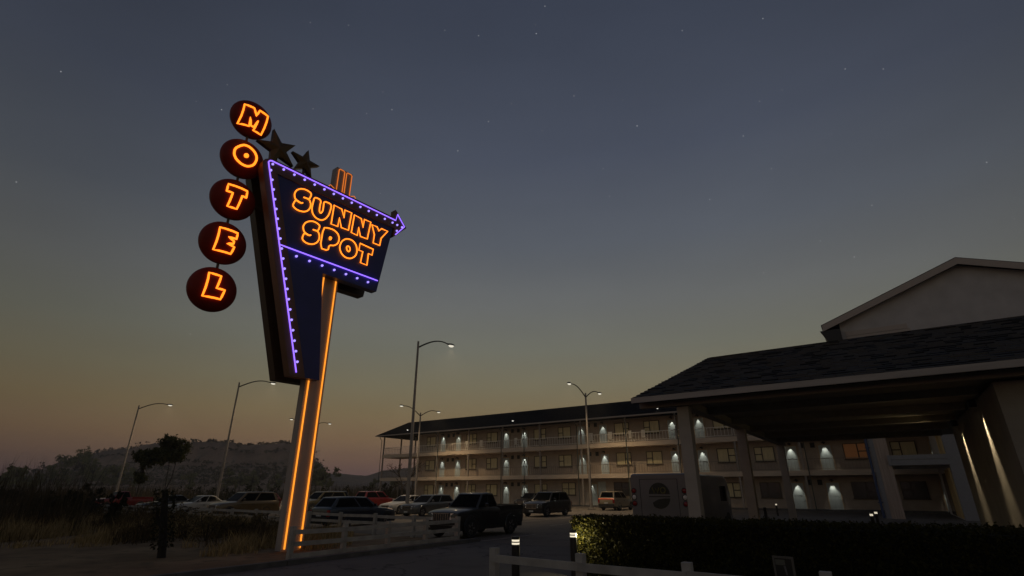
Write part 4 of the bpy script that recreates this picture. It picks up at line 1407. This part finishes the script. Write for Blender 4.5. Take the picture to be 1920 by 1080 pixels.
# ---- white chairs on the top gallery
def chair(label, a, b_, rot):
    t = thing("balcony_chair", label, "chair", W(a, b_, ZF[2] + .004), GRID_ROT + rot, "white chairs on the top gallery")
    for x in (-.22, .22):
        for y in (-.22, .22):
            MB().tube([(x * 1.05, y * 1.05, 0), (x * .9, y * .9, .44)], .022, 6).build("leg", M_rail, t)
    MB().box(-.25, .25, -.25, .25, .442, .475).build("seat", M_rail, t)
    b2 = MB()
    for k in range(5):
        b2.box(-.21 + k * .09, -.15 + k * .09, .21, .235, .478, 1.22)
    b2.box(-.25, .25, .205, .24, 1.222, 1.30); b2.build("backrest", M_rail, t)
    for s in (-1, 1):
        MB().box(min(s * .25, s * .29), max(s * .25, s * .29), -.2, .22, .68, .71).build("armrest", M_rail, t)
    return t


for a, ex in ((48.9, "between the second door pair and the left end"), (46.3, "under the window left of the second door pair"), (40.4, "beside the right door of the second pair"),
              (29.3, "between the doors of the middle pair"), (26.7, "just right of the middle door pair"), (24.1, "under the window right of the middle pair"), (22.5, "under the last window before the canopy")):
    chair("white slatted chair on the top gallery " + ex, a, 59.25, math.pi * (0.9 + .2 * hash2(int(a * 10), 3)))

# ================================================================== PLANTS
rnd = random.Random(21)


def crown_mesh(name, m, blobs, count, size, seed, up=.3):
    r = random.Random(seed); b = MB()
    vol = sum(q[1] ** 2 for q in blobs)
    for c, rad, sq in blobs:
        n = int(count * rad ** 2 / vol)
        subs = []
        for k in range(max(6, n // 26)):
            d = Vector((r.gauss(0, 1), r.gauss(0, 1), r.gauss(0, 1))).normalized() * rad * (r.random() ** .4)
            subs.append(Vector(c) + Vector((d.x, d.y, d.z * sq)))
        for k in range(n):
            p = r.choice(subs) + Vector((r.gauss(0, 1), r.gauss(0, 1), r.gauss(0, 1))) * rad * .17
            leafquad(b, p, size, r, up)
    return b.mesh(name, m, fix=False)


M_leaf = leafmat("tree_leaf", (0.040, 0.046, 0.014), (0.12, 0.118, 0.042), .6, .25)
M_leafdark = leafmat("shrub_leaf", (0.010, 0.012, 0.004), (0.030, 0.030, 0.010), .7, .15)
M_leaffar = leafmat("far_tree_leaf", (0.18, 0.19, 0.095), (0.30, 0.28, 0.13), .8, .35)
M_dry = leafmat("dry_grass_blade", (0.17, 0.115, 0.045), (0.52, 0.38, 0.18), .8, .25)
M_reed = leafmat("reed_blade", (0.030, 0.024, 0.012), (0.10, 0.075, 0.040), .8, .2)


def tree(label, pos, hgt, blobs, trunks, leaf, count, size, seed, name="tree", group=None, tr=.09):
    t = thing(name, label, "tree", pos, 0, group)
    r = random.Random(seed)
    b = MB()
    for pts in trunks:
        b.tube(pts, tr, 7, False, 0, tr * .35)
    for c, rad, sq in blobs:
        base = trunks[0][-1]
        for k in range(5):
            e = Vector(c) + Vector((r.gauss(0, .5), r.gauss(0, .5), r.gauss(0, .4))) * rad
            mid = (Vector(base) + e) * .5 + Vector((r.gauss(0, .1), r.gauss(0, .1), .1)) * rad
            b.tube([base, tuple(mid), tuple(e)], tr * .4, 5, False, 0, .012)
    if tr < .06: t.scale = (1.28, 1.28, 1.0)
    b.build("trunk", M_bark, t)
    add("crown", crown_mesh("crown", leaf, blobs, count, size, seed), t)
    return t


def clump(cx, cz, rad, n, seed):
    r = random.Random(seed); o = []
    for k in range(n):
        d = Vector((r.gauss(0, 1), r.gauss(0, 1), r.gauss(0, 1))).normalized() * rad * (.35 + .4 * r.random())
        o.append(((cx + d.x, d.y, cz + d.z * .9), rad * (.42 + .14 * r.random()), .85))
    return o


tree("round crowned young tree standing behind the red pickup truck, right one of two", (-35.2, 55.5, 0), 7, clump(.1, 5.65, 1.75, 11, 3),
     [[(0.1, 0, 0), (.15, 0, 2), (.0, 0, 4.6)], [(.2, 0, 1.6), (.6, 0, 3), (.7, 0, 4.9)]], M_leaf, 6500, .12, 4, group="young trees behind the parked cars", tr=.065)
tree("thin two tiered young tree behind the red pickup truck, left one of two", (-37.6, 55.2, 0), 6, clump(.1, 4.85, 1.2, 8, 5) + clump(.1, 2.9, .95, 5, 6),
     [[(0, 0, 0), (.1, 0, 1.6), (.0, 0, 4.2)]], M_leaf, 4500, .12, 9, group="young trees behind the parked cars", tr=.065)

# bare tree in front of the motel's open end
bt = thing("bare_tree", "nearly leafless tree with crooked branches before the motel's open end", "tree", W(58.4, 56.0, 0))
b = MB(); r = random.Random(8); tips = []


def grow(p, d, L, rad, dep):
    q = p + d * L
    mid = (p + q) / 2 + Vector((r.gauss(0, .06), r.gauss(0, .06), r.gauss(0, .04))) * L
    b.tube([p, mid, q], rad, 6, False, 0, rad * .72)
    if dep == 0:
        tips.append(q); return
    for k in range(3 if dep > 2 else 2):
        nd = (d + Vector((r.gauss(0, .75), r.gauss(0, .75), r.gauss(.12, .35)))).normalized()
        grow(q, nd, L * (.62 + .2 * r.random()), rad * .68, dep - 1)


grow(Vector((0, 0, 0)), Vector((.05, 0, 1)), 2.1, .13, 4)
b.build("trunk", M_bark, bt)
b = MB()
for q in tips:
    for k in range(9):
        leafquad(b, q + Vector((r.gauss(0, .13), r.gauss(0, .13), r.gauss(0, .13))), .09, r)
b.build("crown", leafmat("reddish_leaf", (.05, .02, .012), (.10, .05, .025), .7, .2), bt, fix=False)


def shrub(label, pos, hgt, wid, seed, leaf=None, count=1300, size=.09, group="dark shrubs", cat="shrub", name="shrub"):
    r = random.Random(seed)
    t = thing(name, label, cat, pos, r.random() * 6, group)
    bl = []
    for k in range(9):
        z = hgt * (.12 + .74 * k / 8)
        bl.append(((r.gauss(0, wid * .24), r.gauss(0, wid * .24), z), wid * (.40 - .22 * k / 8), 1.1))
    b = MB()
    for k in range(7):
        a = r.random() * 6.28
        b.tube([(0, 0, -.05), (math.cos(a) * wid * .12, math.sin(a) * wid * .12, hgt * .4), (math.cos(a) * wid * .3, math.sin(a) * wid * .3, hgt * (.7 + .3 * r.random()))], .025, 5, False, 0, .008)
    b.build("stem", M_bark, t)
    me = crown_mesh("foliage", leaf or M_leafdark, bl, count, size, seed, .1)
    add("foliage", me, t)
    return t


def gp(u, y):
    """point on the ground seen at that place of the picture"""
    r_ = ray(u, y); k_ = -CAM_H / r_.z
    return Vector((r_.x * k_, r_.y * k_, 0))


SHR = [((-25, 978), 2.15, 2.6, "big dark shrub cut by the left edge of the picture"),
       ((42, 976), 2.0, 2.2, "broad dark shrub, second from the picture's left edge"),
       ((92, 984), 1.8, 2.0, "low dark shrub between the two tallest bushes on the left"),
       ((138, 982), 2.1, 2.0, "tall dark shrub left of the red pickup truck"),
       ((168, 968), 1.45, 1.3, "small dark shrub against the red pickup's nose"),
       ((204, 992), 1.85, .85, "narrow dark shrub in front of the red pickup truck"),
       ((238, 1006), .95, 1.3, "knee high brown shrub left of the leaning stump"),
       ((268, 1012), .85, 1.2, "sparse low shrub just left of the leaning stump"),
       ((345, 1012), .85, 1.6, "low brown shrub just right of the leaning stump"),
       ((385, 1014), .9, 1.6, "wide brown shrub between the stump and the sign post"),
       ((425, 1004), .7, 1.4, "low brown shrub nearer the sign post"),
       ((222, 988), 1.2, 1.3, "brown twiggy shrub right of the narrow dark one"),
       ((258, 990), 1.3, 1.4, "brown twiggy shrub hiding the red pickup's tail"),
       ((292, 991), 1.15, 1.3, "brown twiggy shrub directly behind the leaning stump"),
       ((330, 990), 1.2, 1.4, "brown twiggy shrub in front of the dark grey saloon"),
       ((372, 998), .95, 1.5, "brown twiggy shrub in front of the white saloon"),
       ((440, 1004), .75, 1.3, "brown twiggy shrub in front of the brown car"),
       ((494, 995), .8, 1.1, "small twiggy shrub beside the sign's post")]
M_brown = leafmat("brown_shrub_leaf", (0.045, 0.034, 0.014), (0.15, 0.115, 0.05), .8, .2)
for i, (q, hh, ww, lb) in enumerate(SHR):
    if i >= 6: shrub(lb, gp(*q), hh, ww, 40 + i, M_brown, 1000, .045, "shrubs in the dry grass")
    else: shrub(lb, gp(*q), hh, ww, 40 + i, None, 2400, .075, "shrubs in the dry grass")
shrub("dark upright shrub under the motel's open end", W(62.0, 56.5), 2.9, 1.9, 71, None, 900, .12, "dark shrubs round the car park")
FS = [(348, 100, 2.6), (372, 104, 2.9), (398, 98, 2.5), (432, 101, 2.4), (468, 104, 3.0), (488, 99, 2.6), (513, 103, 2.7), (608, 100, 2.4), (652, 102, 2.7), (694, 104, 3.0), (716, 106, 2.8)]
PLC = ["above the white saloon's roof, leftmost", "above the white saloon's roof, taller one", "just left of the second lamp post's foot", "just right of the second lamp post's foot",
       "above the brown car's bonnet", "above the brown car's middle", "above the brown car's tail", "just right of the neon sign's post", "left of the red car's roof", "above the red car's middle", "right of the red car's roof"]
for i, ((u, Y, hh), pl) in enumerate(zip(FS, PLC)):
    shrub("spiky dark shrub beyond the car park, " + pl, (Y * (u - 960) / 1032.0, Y, 0), hh, 1.9, 90 + i, None, 420, .17, "dark shrubs round the car park")

# leaning dead stump in the dry grass
stp = thing("tree_stump", "dark leaning dead stump rising from the dry grass left of the sign", "stump", gp(303, 1046))
b = MB(); b.tube([(0, 0, -.1), (-.05, 0, .3), (-.17, .0, .9), (-.27, .0, 1.45), (-.33, 0, 1.8)], .12, 9, False, 0, .08)
b.tube([(-.13, 0, .7), (-.40, 0, 1.1), (-.46, 0, 1.35)], .06, 6, False, 0, .03)
b.build("trunk", mat("charred_bark", (.018, .014, .011), .95, bump=.6, bscale=18), stp, True)
r = random.Random(5); b = MB()
for k in range(620):
    z = .25 + 1.6 * r.random(); a = r.random() * 6.28; q = .2 + r.random() * .1
    leafquad(b, Vector((-.19 * z + math.cos(a) * q, math.sin(a) * q, z)), .045, r)
b.build("ivy", M_leafdark, stp, fix=False)

# far trees on the foot of the hills
FT = [(8, 870, 210), (33, 877, 230), (62, 889, 280), (88, 876, 290), (106, 862, 300), (128, 846, 305), (146, 853, 300), (166, 864, 290), (188, 876, 285), (212, 874, 290), (240, 880, 300),
      (352, 888, 280), (425, 882, 270), (448, 886, 290), (470, 884, 280), (520, 890, 290), (590, 869, 230), (603, 877, 220), (700, 898, 270), (740, 897, 260)]
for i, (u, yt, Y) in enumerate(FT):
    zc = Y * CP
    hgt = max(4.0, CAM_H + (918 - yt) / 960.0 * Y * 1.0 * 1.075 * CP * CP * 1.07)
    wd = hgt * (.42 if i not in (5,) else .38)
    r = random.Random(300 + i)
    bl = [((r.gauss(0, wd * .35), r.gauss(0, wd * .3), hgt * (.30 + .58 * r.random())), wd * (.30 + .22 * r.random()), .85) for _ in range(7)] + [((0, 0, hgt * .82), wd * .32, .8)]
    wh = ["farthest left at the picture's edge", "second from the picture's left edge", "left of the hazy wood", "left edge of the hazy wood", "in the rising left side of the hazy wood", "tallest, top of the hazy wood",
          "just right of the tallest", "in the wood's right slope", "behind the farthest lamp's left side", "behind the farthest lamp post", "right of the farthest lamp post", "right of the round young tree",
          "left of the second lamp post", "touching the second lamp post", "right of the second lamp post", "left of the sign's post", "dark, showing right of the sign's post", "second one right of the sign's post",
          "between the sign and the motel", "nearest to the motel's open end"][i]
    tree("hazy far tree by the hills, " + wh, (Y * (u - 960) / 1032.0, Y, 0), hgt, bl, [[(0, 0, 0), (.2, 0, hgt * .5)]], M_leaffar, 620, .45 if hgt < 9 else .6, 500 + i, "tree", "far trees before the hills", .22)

b = MB()
for k in range(2600):
    q = Vector(hb.v[rs.choice(HVIS)]) + Vector((rs.gauss(0, 2), rs.gauss(0, 6), 0))
    sz = .8 + 1.5 * rs.random() ** 2
    for j in range(7):
        leafquad(b, q + Vector((rs.gauss(0, sz * .7), rs.gauss(0, sz * .7), rs.random() * sz * 1.1)), sz * .75, rs)
o = add("hillside_scrub", b.mesh("hillside_scrub", leafmat("hill_scrub_leaf", (0.050, 0.040, 0.018), (0.15, 0.112, 0.056), .9, .2), fix=False)); tag(o, kind="stuff")

# dry grass round the sign, tall grass on the left, reeds beyond the car park
def blades(name, m, gen, n, seed):
    r = random.Random(seed); b = MB()
    for k in range(n):
        q = gen(r)
        if q is None: continue
        x, y, h, w, lean = q
        a = r.random() * 6.28; dx, dy = math.cos(a) * lean * h, math.sin(a) * lean * h
        a2 = r.random() * 6.28; wx, wy = math.cos(a2) * w, math.sin(a2) * w
        i = len(b.v)
        b.v += [(x - wx, y - wy, -.01), (x + wx, y + wy, -.01), (x + wx * .7 + dx * .35, y + wy * .7 + dy * .35, h * .55), (x - wx * .7 + dx * .35, y - wy * .7 + dy * .35, h * .55), (x + dx, y + dy, h)]
        b.f += [(i, i + 1, i + 2, i + 3), (i + 3, i + 2, i + 4)]; b.mi += [0, 0]
    o = add(name, b.mesh(name, m, fix=False)); tag(o, kind="stuff"); return o


def gen_dry(r):
    Y = 17.0 + 21 * r.random() ** 1.1
    u = -120 + 790 * r.random()
    x = Y * (u - 960) / 1032.0
    p = Vector((x, Y, 0)); a, bb = p.dot(AX), p.dot(BX)
    if a < 14.75 or bb > 16.7: return None
    d = fbm(x * .45 + 5, Y * .45, 4)
    if Y < 19.5: d -= .06 * (19.5 - Y)
    if a < 17.5: d += .02
    if d < .40 + .14 * r.random(): return None
    t = min(1, (d - .40) / .25)
    return (x, Y, (.15 + .62 * t * r.random() + (.35 if r.random() < .06 else 0)), .006 + .008 * r.random(), .15 + .5 * r.random())


blades("dry_grass", M_dry, gen_dry, 130000, 11)


def gen_tall(r):
    Y = 24.0 + 14 * r.random()
    u = -80 + 250 * (r.random() ** 1.2)
    x = Y * (u - 960) / 1032.0
    if Vector((x, Y, 0)).dot(BX) > 16.7 or fbm(x * .6, Y * .6 + 9) < .42: return None
    return (x, Y, 1.4 + 2.3 * r.random() ** 1.5, .008 + .008 * r.random(), .05 + .25 * r.random())


blades("tall_grass", M_reed, gen_tall, 2400, 12)


def gen_weed(r):
    Y = 19.5 + 15 * r.random()
    u = -80 + 640 * r.random()
    x = Y * (u - 960) / 1032.0
    p = Vector((x, Y, 0))
    if p.dot(BX) > 16.6 or p.dot(AX) < 17 or fbm(x * .7 + 2, Y * .7 + 4) < .47: return None
    return (x, Y, (.45 + .85 * r.random() ** 1.6) * (.6 if u > 335 else 1), .006 + .006 * r.random(), .1 + .45 * r.random())


blades("dry_weeds", leafmat("weed_stalk", (0.028, 0.019, 0.009), (0.11, 0.075, 0.033), .9, .15), gen_weed, 17000, 14)


def gen_reed(r):
    Y = 78 + 62 * r.random()
    u = -150 + 940 * r.random()
    x = Y * (u - 960) / 1032.0
    p = Vector((x, Y, 0))
    if p.dot(AX) < 98.5 and p.dot(BX) < 59.5: return None
    if fbm(x * .12, Y * .12 + 3) < .44: return None
    h = 1.0 + 2.2 * r.random() ** 2
    if r.random() < .03: h += 1.2
    return (x, Y, h, .025 + .03 * r.random(), .04 + .2 * r.random())


blades("reeds", M_reed, gen_reed, 26000, 13)

# ================================================================== HAZE
hzb = MB().box(-1300, 1500, -40, 1270, -3, 78)
M_haze = bpy.data.materials.new("haze"); M_haze.use_nodes = True
t_ = M_haze.node_tree; t_.nodes.clear()
ho = t_.nodes.new("ShaderNodeOutputMaterial"); pv = t_.nodes.new("ShaderNodeVolumePrincipled")
pv.inputs["Color"].default_value = (.86, .86, .84, 1); pv.inputs["Density"].default_value = 0.00045; pv.inputs["Anisotropy"].default_value = 0.2
t_.links.new(pv.outputs[0], ho.inputs["Volume"])
M_haze.cycles.homogeneous_volume = True
hzo = hzb.build("haze", M_haze); tag(hzo, kind="stuff")
